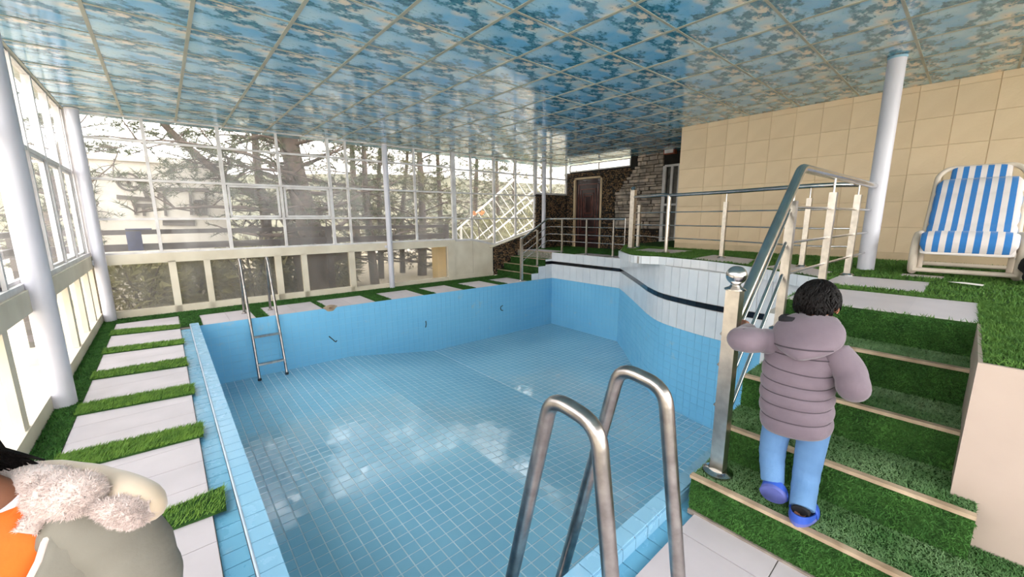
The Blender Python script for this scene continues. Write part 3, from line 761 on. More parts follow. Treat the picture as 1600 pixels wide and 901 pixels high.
polys.append([(0.03, py_far(0.03) + 0.06), (0.285, py_far(0.28) + 0.02), (0.285, 8.53), (0.03, 8.53)])
for k in range(len(far_slabs)):
    x0 = far_slabs[k][1]; x1 = far_slabs[k + 1][0] if k + 1 < len(far_slabs) else 6.98
    polys.append([(x0, py_far(x0) + .012), (x1, py_far(x1) + .012), (x1, py_far(x1) + 0.82), (x0, py_far(x0) + 0.82)])
polys.append([(0.285, py_far(0.285) + .825), (6.98, py_far(6.98) + .825), (6.98, WY(6.98) - .1), (0.285, WY(0.285) - .1)])
mat_thing('grass_mat', 'dark green grass mat framing the white slabs of the far deck', polys, 0.0, 7000, 0.016, 0.011, 'grass_dark')
# terrace: everywhere but on the slabs
tg = thing('grass_mat', 'broad green grass mat covering the raised terrace around its white slabs', 'grass mat', (5, 0, ZP))
q = MB(); tin = [(p[0] + 0.05, p[1]) for p in rim]
q.prism(tin + [(p[0] - 0.004 if p[0] > 7 else p[0], p[1]) for p in back[::-1]], ZP - 0.013, ZP - 0.004); q.build('backing', 'grass_base', tg)
srects = [o for o in ter.children if o.name.startswith('slab')]
spolys = []
for o in srects:
    vv_ = [v_.co for v_ in o.data.vertices]; zmx = max(v_.z for v_ in vv_); spolys.append([(v_.x, v_.y) for v_ in vv_ if v_.z > zmx - .001])
def terrace_blades(nn, x0, x1, y0, y1, h, wd):
    pts = np.stack([rng.uniform(x0, x1, nn), rng.uniform(y0, y1, nn)], 1)
    keep = np.array([inpoly(a, b, tin + back[::-1]) and not any(inpoly(a, b, s_) for s_ in spolys) for a, b in pts])
    p = np.c_[pts[keep], np.full(keep.sum(), ZP - 0.005)]; n_ = len(p)
    th = rng.random((n_, 1)) * 2 * PI; sd_ = np.c_[np.cos(th), np.sin(th), np.zeros((n_, 1))] * wd / 2
    tip = p + np.c_[rng.normal(0, .6 * h, n_), rng.normal(0, .6 * h, n_), h * rng.uniform(.6, 1.3, n_)]
    return np.stack([p - sd_, p + sd_, tip], 1)
tb = np.concatenate([terrace_blades(70000, 2.47, 4.2, -1.3, 0.84, 0.02, 0.007), terrace_blades(70000, 4.2, 7.36, -1.6, 5.0, 0.022, 0.012)])
tri_object('blades', tb, 'grass_platform', tg, 'stuff')
# landing
mat_thing('grass_mat', 'dark green grass mat on the landing before the dark door', [[(8.26, 5.0), (9.76, 5.0), (9.76, 8.55), (8.26, 8.55)], [(7.76, 6.52), (8.25, 6.52), (8.25, 7.28), (7.76, 7.28)]], ZL - 0.012, 3000, 0.02, 0.014, 'grass_dark')
# covers of the two staircases
qs, qt = [], []
for k in range(4):
    zb = 0.012 if k == 0 else NZ[k - 1]; r_ = rights[k] if k else -1.4
    qs.append([(NX[k], YL, zb), (NX[k], r_, zb), (NX[k], r_, NZ[k] - .012), (NX[k], YL, NZ[k] - .012)])
    x1 = NX[k + 1]; qt.append([(NX[k] + .02, r_ if k else -.16, NZ[k] - .004), (x1, r_ if k else -.16, NZ[k] - .004), (x1, YL, NZ[k] - .004), (NX[k] + .02, YL, NZ[k] - .004)])
qs.append([(NX[4] - .002, YL, NZ[3]), (NX[4] - .002, -0.085, NZ[3]), (NX[4] - .002, -0.085, ZP - .012), (NX[4] - .002, YL, ZP - .012)])
qt.append([(NX[0] + .02, -1.4, NZ[0] - .004), (2.45, -1.4, NZ[0] - .004), (2.45, -.16, NZ[0] - .004), (NX[0] + .02, -.16, NZ[0] - .004)])
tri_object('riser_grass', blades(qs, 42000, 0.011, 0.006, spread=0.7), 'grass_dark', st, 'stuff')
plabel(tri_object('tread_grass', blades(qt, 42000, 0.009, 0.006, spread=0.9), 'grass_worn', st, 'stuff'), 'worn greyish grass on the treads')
m = MB(); m.box(NX[4] - 0.002, NX[4] + 0.01, -0.085, YL, NZ[3] - .02, ZP - .01); m.build('step', 'grass_base', st)
qs = []
for k in range(4):
    qs.append([(FS[k] - .001, 8.66, .17 * k), (FS[k] - .001, 7.3, .17 * k), (FS[k] - .001, 7.3, .17 * (k + 1) - .015), (FS[k] - .001, 8.66, .17 * (k + 1) - .015)])
    if k < 3: qs.append([(FS[k] + .02, 7.3, .17 * (k + 1) - .012), (FS[k + 1], 7.3, .17 * (k + 1) - .012), (FS[k + 1], 8.66, .17 * (k + 1) - .012), (FS[k] + .02, 8.66, .17 * (k + 1) - .012)])
tri_object('grass_cover', blades(qs, 4000, 0.014, 0.012), 'grass_dark', lan, 'stuff')

# ================================================================== OUTSIDE
simple('dry_ground', (200, 186, 164), (164, 154, 128), 0.6, 0.95, bump=0.3)
simple('hill', (112, 104, 82), (78, 80, 58), 0.25, 0.95, bump=0.4)
simple('bark', (92, 74, 62), (56, 45, 38), 7, 0.9, bump=0.6)
simple('needles', (82, 90, 54), (50, 60, 34), 2.0, 0.8, spec=0.2)
simple('needles_dry', (116, 110, 72), (78, 78, 48), 2.0, 0.8, spec=0.2)
simple('bush_leaf', (164, 158, 112), (118, 118, 76), 2.0, 0.8, spec=0.2)
simple('plaster', (226, 220, 210), (206, 198, 186), 1.2, 0.8)
simple('dark_trim', (84, 74, 66), None, 4, 0.7)
simple('brown_beam', (70, 56, 52), (52, 42, 40), 5, 0.5)
simple('white_rail', (232, 228, 220), None, 4, 0.5)
simple('orange_leaf', (226, 152, 70), (200, 120, 50), 12, 0.6)
simple('yellow_plaster', (226, 200, 130), (206, 180, 116), 2, 0.8)
simple('ochre_panel', (220, 190, 126), (200, 172, 110), 2, 0.8)
m = MB()
m.box(-60, 60, 9.12, 60, -1.2, -0.45); m.box(-60, -1.1, -20, 9.12, -1.2, -0.45); m.box(10.1, 60, -20, 9.12, -1.2, -0.45); m.box(-1.1, 10.1, -20, -3.05, -1.2, -0.45)
gr = m.build('ground', 'dry_ground'); tag(gr, 'dry pale ground outside the glazed walls', 'ground', kind='structure')
# hillside behind
def hill_mesh(n_=60):
    vs = []; fs = []
    for i in range(n_):
        a = math.radians(-70 + 250 * i / (n_ - 1))
        for j in range(10):
            d = 26 + j * 6; z = -0.6 + (j ** 1.25) * 0.62 + 0.6 * math.sin(i * .55 + j) * (j > 0) + 0.5 * math.sin(i * .23)* (j > 0)
            vs.append((4 + d * math.cos(a), 4 + d * math.sin(a), z))
    for i in range(n_ - 1):
        for j in range(9): fs.append((i * 10 + j, (i + 1) * 10 + j, (i + 1) * 10 + j + 1, i * 10 + j + 1))
    q = MB(); q.add(vs, [f[::-1] for f in fs]); return q
tag(hill_mesh().build('hillside', 'hill', None, True, 180), 'pale dry hillside rising far behind the trees', 'hill', kind='structure')

def pine(path, r0, label, seed, nb=26, blen=2.2, first=0.2, needle='needles', dens=1.0, grp='pine trees outside the far windows'):
    rd = random.Random(seed); P = spline(path, 5); n_ = len(P)
    t = thing('pine_tree', label, 'tree', tuple(P[0]), grp)
    tr = MB(); tr.tube(P, [r0 * (1 - 0.75 * i / (n_ - 1)) for i in range(n_)], 10)
    tris = []
    for b in range(nb):
        f = first + (0.98 - first) * b / nb; k = f * (n_ - 1); i = min(int(k), n_ - 2); p = P[i].lerp(P[i + 1], k - i)
        az = b * 2.4 + rd.uniform(-.5, .5); L = blen * (1.15 - 0.75 * f) * rd.uniform(.7, 1.2)
        d = Vector((math.cos(az), math.sin(az), rd.uniform(-.15, .5))).normalized(); pts = [p]; q = p.copy()
        for s_ in range(5):
            q = q + d * L / 5
            if q.y < 10.7 and q.x > -3: q.y = 10.7; d.y = abs(d.y)
            d = (d + Vector((rd.uniform(-.3, .3), rd.uniform(-.3, .3), rd.uniform(-.22, .2)))).normalized(); pts.append(q.copy())
        rb = r0 * 0.26 * (1.1 - f); tr.tube(pts, [rb, rb * .8, rb * .6, rb * .45, rb * .3, rb * .15], 6)
        for s_ in range(1, 6):
            for u in range(3):
                e = (Vector((rd.uniform(-1, 1), rd.uniform(-1, 1), rd.uniform(-.4, .7)))).normalized(); l2 = L * rd.uniform(.12, .3)
                a = pts[s_]; c = a + e * l2 + Vector((0, 0, -.04)); c.y = c.y if c.x < -3 else max(c.y, 10.45); tr.tube([a, (a + c) / 2 + Vector((0, 0, .03)), c], [rb * .25, rb * .18, rb * .1], 4)
                for w_ in (0.55, 0.8, 1.0):
                    o_ = a.lerp(c, w_)
                    for z_ in range(int(9 * dens)):
                        g_ = (e * 0.5 + Vector((rd.uniform(-1, 1), rd.uniform(-1, 1), rd.uniform(-.7, 1)))).normalized(); ln = rd.uniform(.10, .2)
                        sd_ = g_.cross(Vector((rd.uniform(-1, 1), rd.uniform(-1, 1), rd.uniform(-1, 1)))).normalized() * 0.007
                        tris.append((tuple(o_ - sd_), tuple(o_ + sd_), tuple(o_ + g_ * ln)))
    tr.build('trunk', 'bark', t, True, 60)
    tri_object('needles', np.array(tris), needle, t, 'stuff'); return t
def py_(px, py, Y): return tuple(ony(px, py, Y))
def foot(px, Y): p = ony(px, 440, Y); return (p[0], p[1], -0.5)
pine([foot(500, 11.3), py_(490, 380, 11.3), py_(466, 290, 11.4), py_(452, 215, 11.5), py_(440, 120, 11.6), py_(430, 20, 11.6)], 0.36, 'thick leaning pine with a dark bare trunk behind the middle of the pane grid', 1, 44, 3.4, 0.12)
pine([foot(586, 12.2), py_(580, 390, 12.2), py_(572, 300, 12.3), py_(568, 220, 12.4), py_(566, 110, 12.4)], 0.15, 'slim forked pine trunk seen beside the slim white column', 2, 24, 2.2, 0.25)
pine([foot(596, 13.2), py_(594, 360, 13.2), py_(592, 280, 13.2), py_(596, 190, 13.2), py_(590, 100, 13.2)], 0.11, 'thin reddish pine just behind the forked one', 3, 20, 1.8, 0.3)
pine([foot(478, 12.0), py_(452, 352, 11.9), py_(400, 306, 11.8), py_(340, 268, 11.7), py_(262, 200, 11.6), py_(200, 120, 11.6)], 0.16, 'crooked pine leaning over the white walled house', 4, 26, 1.9, 0.3, dens=0.8)
pine([foot(60, 13.5), py_(80, 330, 13.5), py_(95, 240, 13.5), py_(110, 120, 13.5)], 0.17, 'bushy pine behind the corner of the glazed walls', 5, 34, 2.8, 0.1, dens=1.3)
pine([foot(420, 14.5), py_(415, 340, 14.5), py_(400, 240, 14.5), py_(395, 60, 14.5)], 0.2, 'dense pine behind the thick leaning one', 6, 34, 3.0, 0.05, 'needles_dry', 1.2)
pine([foot(660, 12.9), py_(660, 340, 12.9), py_(655, 230, 12.9), py_(650, 120, 12.9)], 0.17, 'dry yellowish pine behind the end of the dark beam', 7, 30, 3.0, 0.05, 'needles_dry', 1.3)
pine([foot(560, 17.5), py_(555, 330, 17.5), py_(550, 230, 17.5), py_(545, 90, 17.5)], 0.2, 'pale hazy pine further back among the trunks', 8, 32, 3.4, 0.05, 'needles_dry', 1.2)
pine([foot(740, 17), py_(742, 330, 17), py_(745, 250, 17), py_(748, 150, 17)], 0.17, 'green pine behind the slanting white stair railing', 9, 30, 3.2, 0.05, dens=1.2)
pine([foot(800, 19), py_(802, 330, 19), py_(805, 250, 19), py_(806, 190, 19)], 0.18, 'dry pine high behind the top of the stair railing', 10, 30, 3.4, 0.03, 'needles_dry', 1.3)
pine([(-7.0, 10.5, -0.5), (-7.1, 10.5, 2), (-7.0, 10.6, 4), (-6.8, 10.7, 6.5)], 0.2, 'lone pine outside the tall narrow panes', 11, 34, 2.8, 0.2, 'needles', 1.2, 'pine trees outside the left windows')
pine([(-5.2, 15.0, -0.5), (-5.1, 15, 2), (-5.0, 15.1, 4), (-5.0, 15.2, 6.5)], 0.18, 'farther pine outside the tall narrow panes', 12, 34, 2.8, 0.1, 'needles_dry', 1.2, 'pine trees outside the left windows')
pine([foot(690, 13.6), py_(688, 340, 13.6), py_(684, 250, 13.6), py_(676, 130, 13.6)], 0.13, 'leafy pine close behind the end post of the dark railing', 13, 34, 2.6, 0.08, 'needles', 1.4)
pine([foot(630, 14.0), py_(628, 340, 14.0), py_(636, 250, 14.0), py_(640, 130, 14.0)], 0.11, 'bare branched pine right of the slim white column', 14, 34, 2.6, 0.08, 'needles_dry', 1.0)
pine([foot(775, 15.5), py_(778, 330, 15.5), py_(776, 260, 15.5), py_(780, 170, 15.5)], 0.13, 'full green pine above the slanting stair railing', 15, 36, 3.0, 0.05, 'needles', 1.4)
pine([foot(845, 16.5), py_(846, 330, 16.5), py_(848, 260, 16.5), py_(850, 190, 16.5)], 0.13, 'pine seen through the short window beside the door', 16, 34, 3.0, 0.05, 'needles_dry', 1.4)
# scrub: low leafy bushes filling the slope
def bush(c, r, seed, label, mat='needles_dry', n_=2600):
    rd = np.random.default_rng(seed); t = thing('bush', label, 'bush', (c[0], c[1], -0.5), 'bushes on the slope outside')
    v_ = rd.normal(0, 1, (n_, 3)); v_ /= np.linalg.norm(v_, axis=1)[:, None]; rr = r * (0.55 + 0.5 * rd.random((n_, 1)))
    p = np.array(c) + v_ * rr * np.array((1, 0.8, 0.8)); g_ = v_ + rd.normal(0, .6, (n_, 3)); sd_ = rd.normal(0, 1, (n_, 3)) * 0.018
    tri_object('leaves', np.stack([p - sd_, p + sd_, p + g_ * 0.14], 1), mat, t, 'stuff')
    q = MB()
    for k in range(7):
        a = k * .9; e = Vector(c) + Vector((math.cos(a) * r * .7, math.sin(a) * r * .6, r * (.1 + .1 * k))); q.tube([(c[0], c[1], -0.5), (Vector((c[0], c[1], -.2)) + e) / 2, e], [.035, .025, .01], 5)
    q.build('stems', 'bark', t); return t
for k, (px, Y, r, z, nm) in enumerate([(215, 10.9, .85, .1, 'low bush behind the leftmost low pane'), (300, 11.6, .8, .1, 'low bush behind the second narrow low pane'), (395, 12.2, .95, .3, 'olive bush behind the far ladder'),
                                   (455, 12.8, .9, .2, 'bush at the foot of the thick pine'), (520, 12.6, .8, .1, 'bush behind the pane right of the narrow one'), (725, 13.2, .8, .5, 'green bush below the stair railing'), (770, 14.0, .9, .9, 'green bush half way up the stair railing'), (815, 14.6, 1.0, 1.4, 'green bush at the top of the stair railing')]):
    p = ony(px, 440, Y); bush((p[0], p[1], z), r, 50 + k, nm, 'bush_leaf')

# white walled house
hA = ony(168, 250, 12.9); hB = ony(322, 345, 12.9)
hs = thing('house', 'white walled house with dark trim lines behind the left panes', 'house', (hA[0], 15.5, -0.5))
m = MB(); m.box(hA[0] - .3, hB[0] + .5, 12.9, 14.2, -0.5, hA[2]); m.build('wall', 'plaster', hs)
m = MB(); m.box(hA[0] - .5, hB[0] + .7, 12.8, 14.3, hA[2], hA[2] + .14); m.build('roof_edge', 'plaster', hs)
def hp(px, py): return ony(120 + px / 2.575, 150 + py / 2.575, 12.87)
for a, b in (((160, 405), (312, 418)), ((262, 345), (286, 412)), ((232, 412), (238, 478)), ((236, 440), (312, 441)), ((266, 444), (272, 482)), ((318, 374), (532, 378)), ((350, 378), (358, 482)), ((455, 380), (461, 478)), ((324, 400), (355, 402)), ((520, 378), (520, 480)), ((345, 500), (475, 503)), ((345, 512), (475, 515))):
    q = MB(); q.bar(hp(*a), hp(*b), 0.05, 0.09); q.build('trim_strip', 'dark_trim', hs)
q = MB(); c = hp(208, 345); rr = 0.19
q.tube([(c[0] + rr * math.cos(t_), c[1], c[2] + rr * math.sin(t_)) for t_ in np.linspace(2.4, 2.4 + 2 * PI, 25)], 0.022, 6)
q.tube([(c[0] + .09 * math.cos(t_) - .06, c[1], c[2] + .08 * math.sin(t_)) for t_ in np.linspace(0.5, 2 * PI, 16)], 0.02, 6)
q.tube([(c[0] + .09 * math.cos(t_) + .07, c[1], c[2] - .03 + .08 * math.sin(t_)) for t_ in np.linspace(0, 5.6, 16)], 0.02, 6)
q.build('emblem', 'dark_trim', hs)
q = MB(); a, b = hp(475, 422), hp(518, 476)
for x_ in (a[0], (a[0] + b[0]) / 2, b[0]): q.bar((x_, 12.84, a[2]), (x_, 12.84, b[2]), .06, .06)
for z_ in (a[2], (a[2] + b[2]) / 2, b[2]): q.bar((a[0], 12.84, z_), (b[0], 12.84, z_), .06, .06)
q.build('window_grille', 'dark_trim', hs)
# house with yellow wall seen low behind the column
yh = ony(600, 445, 22); yt = ony(660, 405, 22)
h2 = thing('house', 'small ochre house low on the slope behind the slim column', 'house', (yh[0], 22, -0.5))
m = MB(); m.box(yh[0] - .5, yt[0] + 1.5, 22, 26, -0.5, yt[2]); m.build('wall', 'yellow_plaster', h2)
m = MB(); xa, xb, zt = yh[0] - .9, yt[0] + 1.9, yt[2]; m.add([(xa, 21.6, zt), (xb, 21.6, zt), (xb, 26.4, zt), (xa, 26.4, zt), ((xa + xb) / 2 - .6, 24, zt + 1.0), ((xa + xb) / 2 + .6, 24, zt + 1.0)], [(0, 1, 5, 4), (1, 2, 5), (2, 3, 4, 5), (3, 0, 4), (3, 2, 1, 0)]); m.build('roof', 'plaster', h2)
for k in range(2):
    m = MB(); m.box(yh[0] + .4 + k * 1.4, yh[0] + 1.0 + k * 1.4, 21.96, 22.0, zt - 1.1, zt - .35); m.build('window', 'dark_trim', h2)
# ochre gate post next to the low wide pane
p0 = ony(690, 440, 9.6)
m = MB(); m.box(p0[0] - .16, p0[0] + .14, 9.5, 9.8, -0.45, 0.86); m.box(p0[0] - .2, p0[0] + .18, 9.46, 9.84, 0.86, 0.92); tag(m.build('gate_post', 'ochre_panel'), 'short ochre pillar outside the wide low pane', 'pillar')

# dark balcony beams outside
bx1 = ony(700, 357, 9.85)[0]
bm = thing('balcony_railing', 'dark brown balcony railing of two thick beams outside the glazed walls', 'railing', (2, 9.85, -0.45))
for z_, h_, nm in ((1.37, 0.085, 'top_beam'), (1.10, 0.12, 'lower_beam')):
    m = MB(); m.box(-1.75, bx1, 9.82, 9.9, z_ - h_ / 2, z_ + h_ / 2); m.build(nm, 'brown_beam', bm)
    m = MB(); m.box(-1.83, -1.75, -3.0, 9.9, z_ - h_ / 2, z_ + h_ / 2); m.build(nm, 'brown_beam', bm)
for x_ in (bx1 - .06, 2.9, -1.8):
    m = MB(); m.box(x_ - .06, x_ + .06, 9.81, 9.91, -0.45, 1.33); m.build('post', 'brown_beam', bm)
for y_ in (6.5, 3.5, 0.5):
    m = MB(); m.box(-1.84, -1.74, y_ - .05, y_ + .05, -0.45, 1.33); m.build('post', 'brown_beam', bm)
m = MB(); p = ony(210, 372, 9.8); m.box(p[0] - .1, p[0] + .1, 9.76, 9.81, p[2] - .22, p[2] + .12); m.tube([(p[0] - .1, 9.79, p[2] + .16), (p[0] + .25, 9.79, p[2] + .16)], .012, 6)
simple('navy_cloth', (60, 68, 110), (44, 50, 84), 9, 0.9); tag(m.build('hanging_cloth', 'navy_cloth'), 'small navy cloth hung over the dark beam', 'cloth')

# slanting white stair railing outside
sr = thing('stair_railing', 'white slanting railing of an outdoor stair behind the slanted window', 'railing', (7, 11.2, -0.45))
YS = 11.2
def seg(pa, pb, r): 
    m = MB(); m.tube([py_(*pa, YS), py_(*pb, YS)], r, 8); return m
for nm, pa, pb, r in (('handrail', (708, 364), (838, 250), .035), ('handrail', (762, 372), (850, 298), .03), ('lower_rail', (730, 385), (850, 284), .022), ('lower_rail', (775, 388), (850, 330), .022)):
    seg(pa, pb, r).build(nm, 'white_rail', sr)
for k in range(15):
    t_ = k / 14; a = (712 + t_ * 118, 360 - t_ * 103); seg(a, (a[0] + 26, a[1] + 40), .013).build('baluster', 'white_rail', sr)
for k in range(9):
    t_ = k / 8; a = (768 + t_ * 75, 367 - t_ * 63); seg(a, (a[0] + 24, a[1] + 38), .013).build('baluster', 'white_rail', sr)
for px_, pyy in ((720, 353), (838, 250)):
    p = ony(px_, pyy, YS); m = MB(); m.tube([(p[0], YS, -0.5), (p[0], YS, p[2])], .04, 8); m.build('post', 'white_rail', sr)
# orange leaves
ol = thing('orange_plant', 'autumn orange leafed plant before the white stair railing', 'plant', (ony(747, 330, 10.4)[0], 10.4, -0.45))
c = ony(747, 333, 10.4); m = MB(); m.tube([(c[0], 10.4, -.45), (c[0] + .05, 10.4, .6), (c[0], 10.4, c[2] - .1)], [.03, .02, .012], 6); m.build('stem', 'bark', ol)
for k in range(16):
    a = k * 2.4; l_ = .2; d = Vector((math.cos(a), .5 * math.sin(a), math.sin(a * 1.3) * .8)); b0 = Vector((c[0], 10.4, c[2])) + d * .06; sd_ = Vector((-d.z, 0.2, d.x)) * .06
    m = MB(); m.add([b0, b0 + d * l_ * .5 + sd_, b0 + d * l_, b0 + d * l_ * .5 - sd_, b0 + d * l_ * .5 + Vector((0, -.02, 0))], [(0, 1, 4), (1, 2, 4), (2, 3, 4), (3, 0, 4)]); m.build('leaf', 'orange_leaf', ol)
# ================================================================== LADDERS
def ladder(label, xs_, prof, rungs, r, grp='steel pool ladders'):
    t = thing('pool_ladder', label, 'ladder', ((xs_[0] + xs_[1]) / 2, prof[0][0], 0), grp)
    for x in xs_:
        m = MB(); m.tube(rounded([(x, y, z) for y, z in prof], 0.075, 6), r, 18); sd_ = m.build('side_rail', 'steel_worn', t, True, 60)
        m = MB(); m.lathe((x, prof[0][0], 0.0), [(r * 2.2, 0), (r * 2.2, .006), (r * 1.3, .012), (r * 1.05, .03)], 20); m.build('flange', 'steel_worn', sd_, True)
        m = MB(); m.lathe((x, prof[-1][0], prof[-1][1]), [(r * 1.3, -0.004), (r * 1.3, .03), (r * 1.0, .035)], 16); m.build('foot', 'black_plastic', sd_, True)
    (ya, za), (yb, zb) = prof[-2], prof[-1]
    for z in rungs:
        y = ya + (yb - ya) * (z - za) / (zb - za)
        m = MB(); m.bar((xs_[0], y, z), (xs_[1], y, z), 0.05, 0.03); m.build('rung', 'steel_worn', t)
    return t
ladder('large steel pool ladder with bent handrails on the near pool rim beside the stairs', (0.93, 1.335), [(0.537, 0), (0.672, 0.975), (0.868, 1.0), (1.335, -0.955)], (-0.3, -0.62), 0.0275)
ladder('steel pool ladder with two rungs against the wall under the far windows', (0.885, 1.275), [(8.03, 0), (7.9, 0.935), (7.78, 0.94), (7.2, -0.955)], (-0.29, -0.72), 0.021)

# ================================================================== RAILINGS
def post(par, p, z0, z1, w=0.045, pin=None, flange=True, mat='steel_brushed', name='post'):
    m = MB(); m.box(p[0] - w / 2, p[0] + w / 2, p[1] - w / 2, p[1] + w / 2, z0 + .002, z1); o = m.build(name, mat, par)
    if pin: m = MB(); m.tube([(p[0], p[1], z1 - .002), (p[0], p[1], pin)], 0.008, 8); m.build('pin', 'steel', o)
    if flange: m = MB(); m.lathe((p[0], p[1], z0), [(w * 1.15, 0.001), (w * 1.15, .012), (w * .8, .022), (w * .75, .026)], 20); m.build('flange', 'steel', o, True)
    return o
def rail(par, pts, r, name='handrail', mat='steel'):
    m = MB(); m.tube(pts, r, 14); return m.build(name, mat, par, True, 60)
# stair railing with the ball-topped newel
rc = thing('stair_handrail', 'steel stair railing with square ball topped newel on the grass staircase', 'railing', (2.15, 0.75, NZ[0]))
nw = post(rc, (2.15, 0.75), NZ[0], 1.235, 0.066, None, True, 'steel_brushed', 'newel_post')
m = MB(); m.lathe((2.15, 0.75, 1.234), [(.05, 0), (.05, .006), (.03, .016), (.022, .026), (.024, .032)], 24); m.build('collar', 'steel', nw, True)
m = MB(); m.ball((2.15, 0.75, 1.308), 0.048, 28, 18); m.build('ball', 'steel', nw, True, 80)
H0, H1, H2 = Vector((2.2, 0.757, 1.06)), Vector((3.4, 0.835, 1.93)), Vector((5.77, 0.745, 1.91))
rail(rc, rounded([H0, H1, H2], 0.06), 0.03)
YB = 0.80
post(rc, (3.2, 0.812), NZ[3], 1.70, 0.05, 1.8, True); post(rc, (4.2, 0.79), ZP, 1.79, 0.05, 1.91); post(rc, (5.12, 0.77), ZP, 1.8, 0.05, 1.9)
for dz in (0.13, 0.35, 0.57):
    rail(rc, [H0 - Vector((0, 0, dz)), (3.2, 0.822, H0.z + (H1.z - H0.z) * (3.2 - 2.2) / 1.2 - dz)], 0.0105, 'bar')
for z in (1.66, 1.42, 1.2): rail(rc, [(3.2, 0.822, z), (5.78, 0.75, z)], 0.0105, 'bar')
# terrace railing
rb = thing('terrace_railing', 'steel railing with thin bars along the curved terrace rim', 'railing', (6, 2.5, ZP))
bp = [onz(px, py, ZP)[:2] for px, py in ((986, 388), (1040, 395), (1127, 403), (1252, 417))]
zr = 1.935
o = post(rb, bp[0], ZP, 2.08, 0.085, None, True, 'steel_brushed', 'newel_post')
m = MB(); m.lathe((*bp[0], 2.078), [(.04, 0), (.04, .01), (.055, .03), (.045, .06), (.01, .075)], 20); m.build('cap', 'steel', o, True)
post(rb, (bp[0][0] + .28, bp[0][1] + .03), ZP, 1.82, 0.05)
m = MB(); m.tube([(*bp[1], ZP), (*bp[1], zr)], 0.03, 14); o = m.build('post', 'steel_brushed', rb, True)
m = MB(); m.lathe((*bp[1], ZP), [(.07, .001), (.07, .012), (.04, .024)], 20); m.build('flange', 'steel', o, True)
for p in bp[2:]: post(rb, p, ZP, 1.80, 0.05, zr)
pl = [(*bp[0], 0), (*bp[1], 0), (*bp[2], 0), (*bp[3], 0), (5.80, 0.86, 0)]
cv = spline(pl, 8)
rail(rb, [Vector((p.x, p.y, zr + (0.02 if i < 8 else 0))) for i, p in enumerate(cv)], 0.026)
for z in (1.67, 1.46, 1.26): rail(rb, [Vector((p.x, p.y, z)) for p in cv], 0.009, 'bar')
# landing railing
ra = thing('landing_railing', 'steel railing running down the far steps before the dark door', 'railing', (7.8, 6.3, ZL))
zt = 1.552
LP = [(6.80, 7.43, 1.06), (7.70, 7.42, zt), (7.82, 7.36, zt), (7.82, 5.12, zt)]
rail(ra, rounded(LP, 0.1), 0.024)
for dz in (0.2, 0.39, 0.57): rail(ra, rounded([(6.80, 7.43, 1.06 - dz), (7.70, 7.42, zt - dz), (7.82, 7.36, zt - dz), (7.82, 5.12, zt - dz)], 0.1), 0.0105, 'bar')
o = post(ra, (6.78, 7.43), 0.0, 1.07, 0.06, None, True, 'steel_brushed', 'newel_post')
m = MB(); m.ball((6.78, 7.43, 1.075), 0.034, 16, 10); m.build('cap', 'steel', o, True, 80)
post(ra, (7.33, 7.42), 0.34, 1.27, 0.035)
for y in (7.0, 6.2, 5.42): post(ra, (7.82, y), ZL, zt - .01, 0.036)
rail(ra, [(7.82, 5.12, zt + .02), (7.82, 5.12, ZL + .25)], 0.012, 'bar')

# ================================================================== DECK CHAIR
g = NG('blue_white_stripes'); v = g.coords('Object'); sp = g.n('ShaderNodeSeparateXYZ'); g.l(v, sp.inputs[0])
mu = g.n('ShaderNodeMath', operation='MULTIPLY_ADD'); g.l(sp.outputs['Y'], mu.inputs[0]); mu.inputs[1].default_value = 1 / 0.086; mu.inputs[2].default_value = 0.27
fr = g.n('ShaderNodeMath', operation='FRACT'); g.l(mu.outputs[0], fr.inputs[0])
gt = g.n('ShaderNodeMath', operation='GREATER_THAN'); g.l(fr.outputs[0], gt.inputs[0]); gt.inputs[1].default_value = 0.5
col = g.mix(gt.outputs[0], lin((226, 216, 212)), lin((46, 120, 190)))
g.bsdf(col, 0.85, bump=g.noise(v, 60, 4), bstr=0.15, sheen=0.2)
simple('cream_plastic', (226, 212, 196), (208, 192, 174), 4, 0.4)
simple('cushion_white', (226, 216, 210), None, 5, 0.85)
cx0, cyc = 5.62, 0.02
ch = thing('deck_chair', 'cream plastic deck chair with blue and white striped padded cushion', 'chair', (cx0 + .4, cyc, ZP))
def C3(x, y, z): return (cx0 + x, cyc + y, ZP + z)
for s_ in (-1, 1):
    y = 0.335 * s_
    m = MB(); m.tube(rounded([C3(0.95, y, .035), C3(0.02, y, .035), C3(0.0, y, .3), C3(0.12, y, .40), C3(0.62, y, .40)], 0.12, 6), 0.033, 12); m.build('leg', 'cream_plastic', ch, True, 60)
    m = MB(); m.tube(rounded([C3(0.1, y * .86, .035), C3(0.08, y * .86, .3), C3(0.2, y * .86, .36)], 0.08, 5), 0.024, 10); m.build('brace', 'cream_plastic', ch, True, 60)
    m = MB(); m.tube([C3(0.85, y, .04), C3(0.62, y, .4)], 0.026, 10); m.build('leg', 'cream_plastic', ch, True, 60)
    m = MB(); m.tube([C3(0.0 + .02, y - .034 * s_ * 0, .2), C3(0.022, y, .215)], 0.0345, 12); m.build('tape_mark', 'collar_blue', ch, True)
for x, z in ((0.03, .06), (0.8, .06), (0.05, .28)):
    m = MB(); m.tube([C3(x, -.33, z), C3(x, .33, z)], 0.022, 10); m.build('cross_bar', 'cream_plastic', ch, True)
m = MB(); m.tube(rounded([C3(0.42, -.31, .3), C3(1.0, -.31, 1.02), C3(1.05, -.24, 1.1), C3(1.05, .24, 1.1), C3(1.0, .31, 1.02), C3(0.42, .31, .3)], 0.12, 6), 0.024, 12); m.build('back_frame', 'cream_plastic', ch, True, 60)
m = MB(); m.tube(rounded([C3(0.62, -.31, .36), C3(0.05, -.31, .34), C3(0.05, .31, .34), C3(0.62, .31, .36)], 0.08, 5), 0.024, 12); m.build('seat_frame', 'cream_plastic', ch, True, 60)
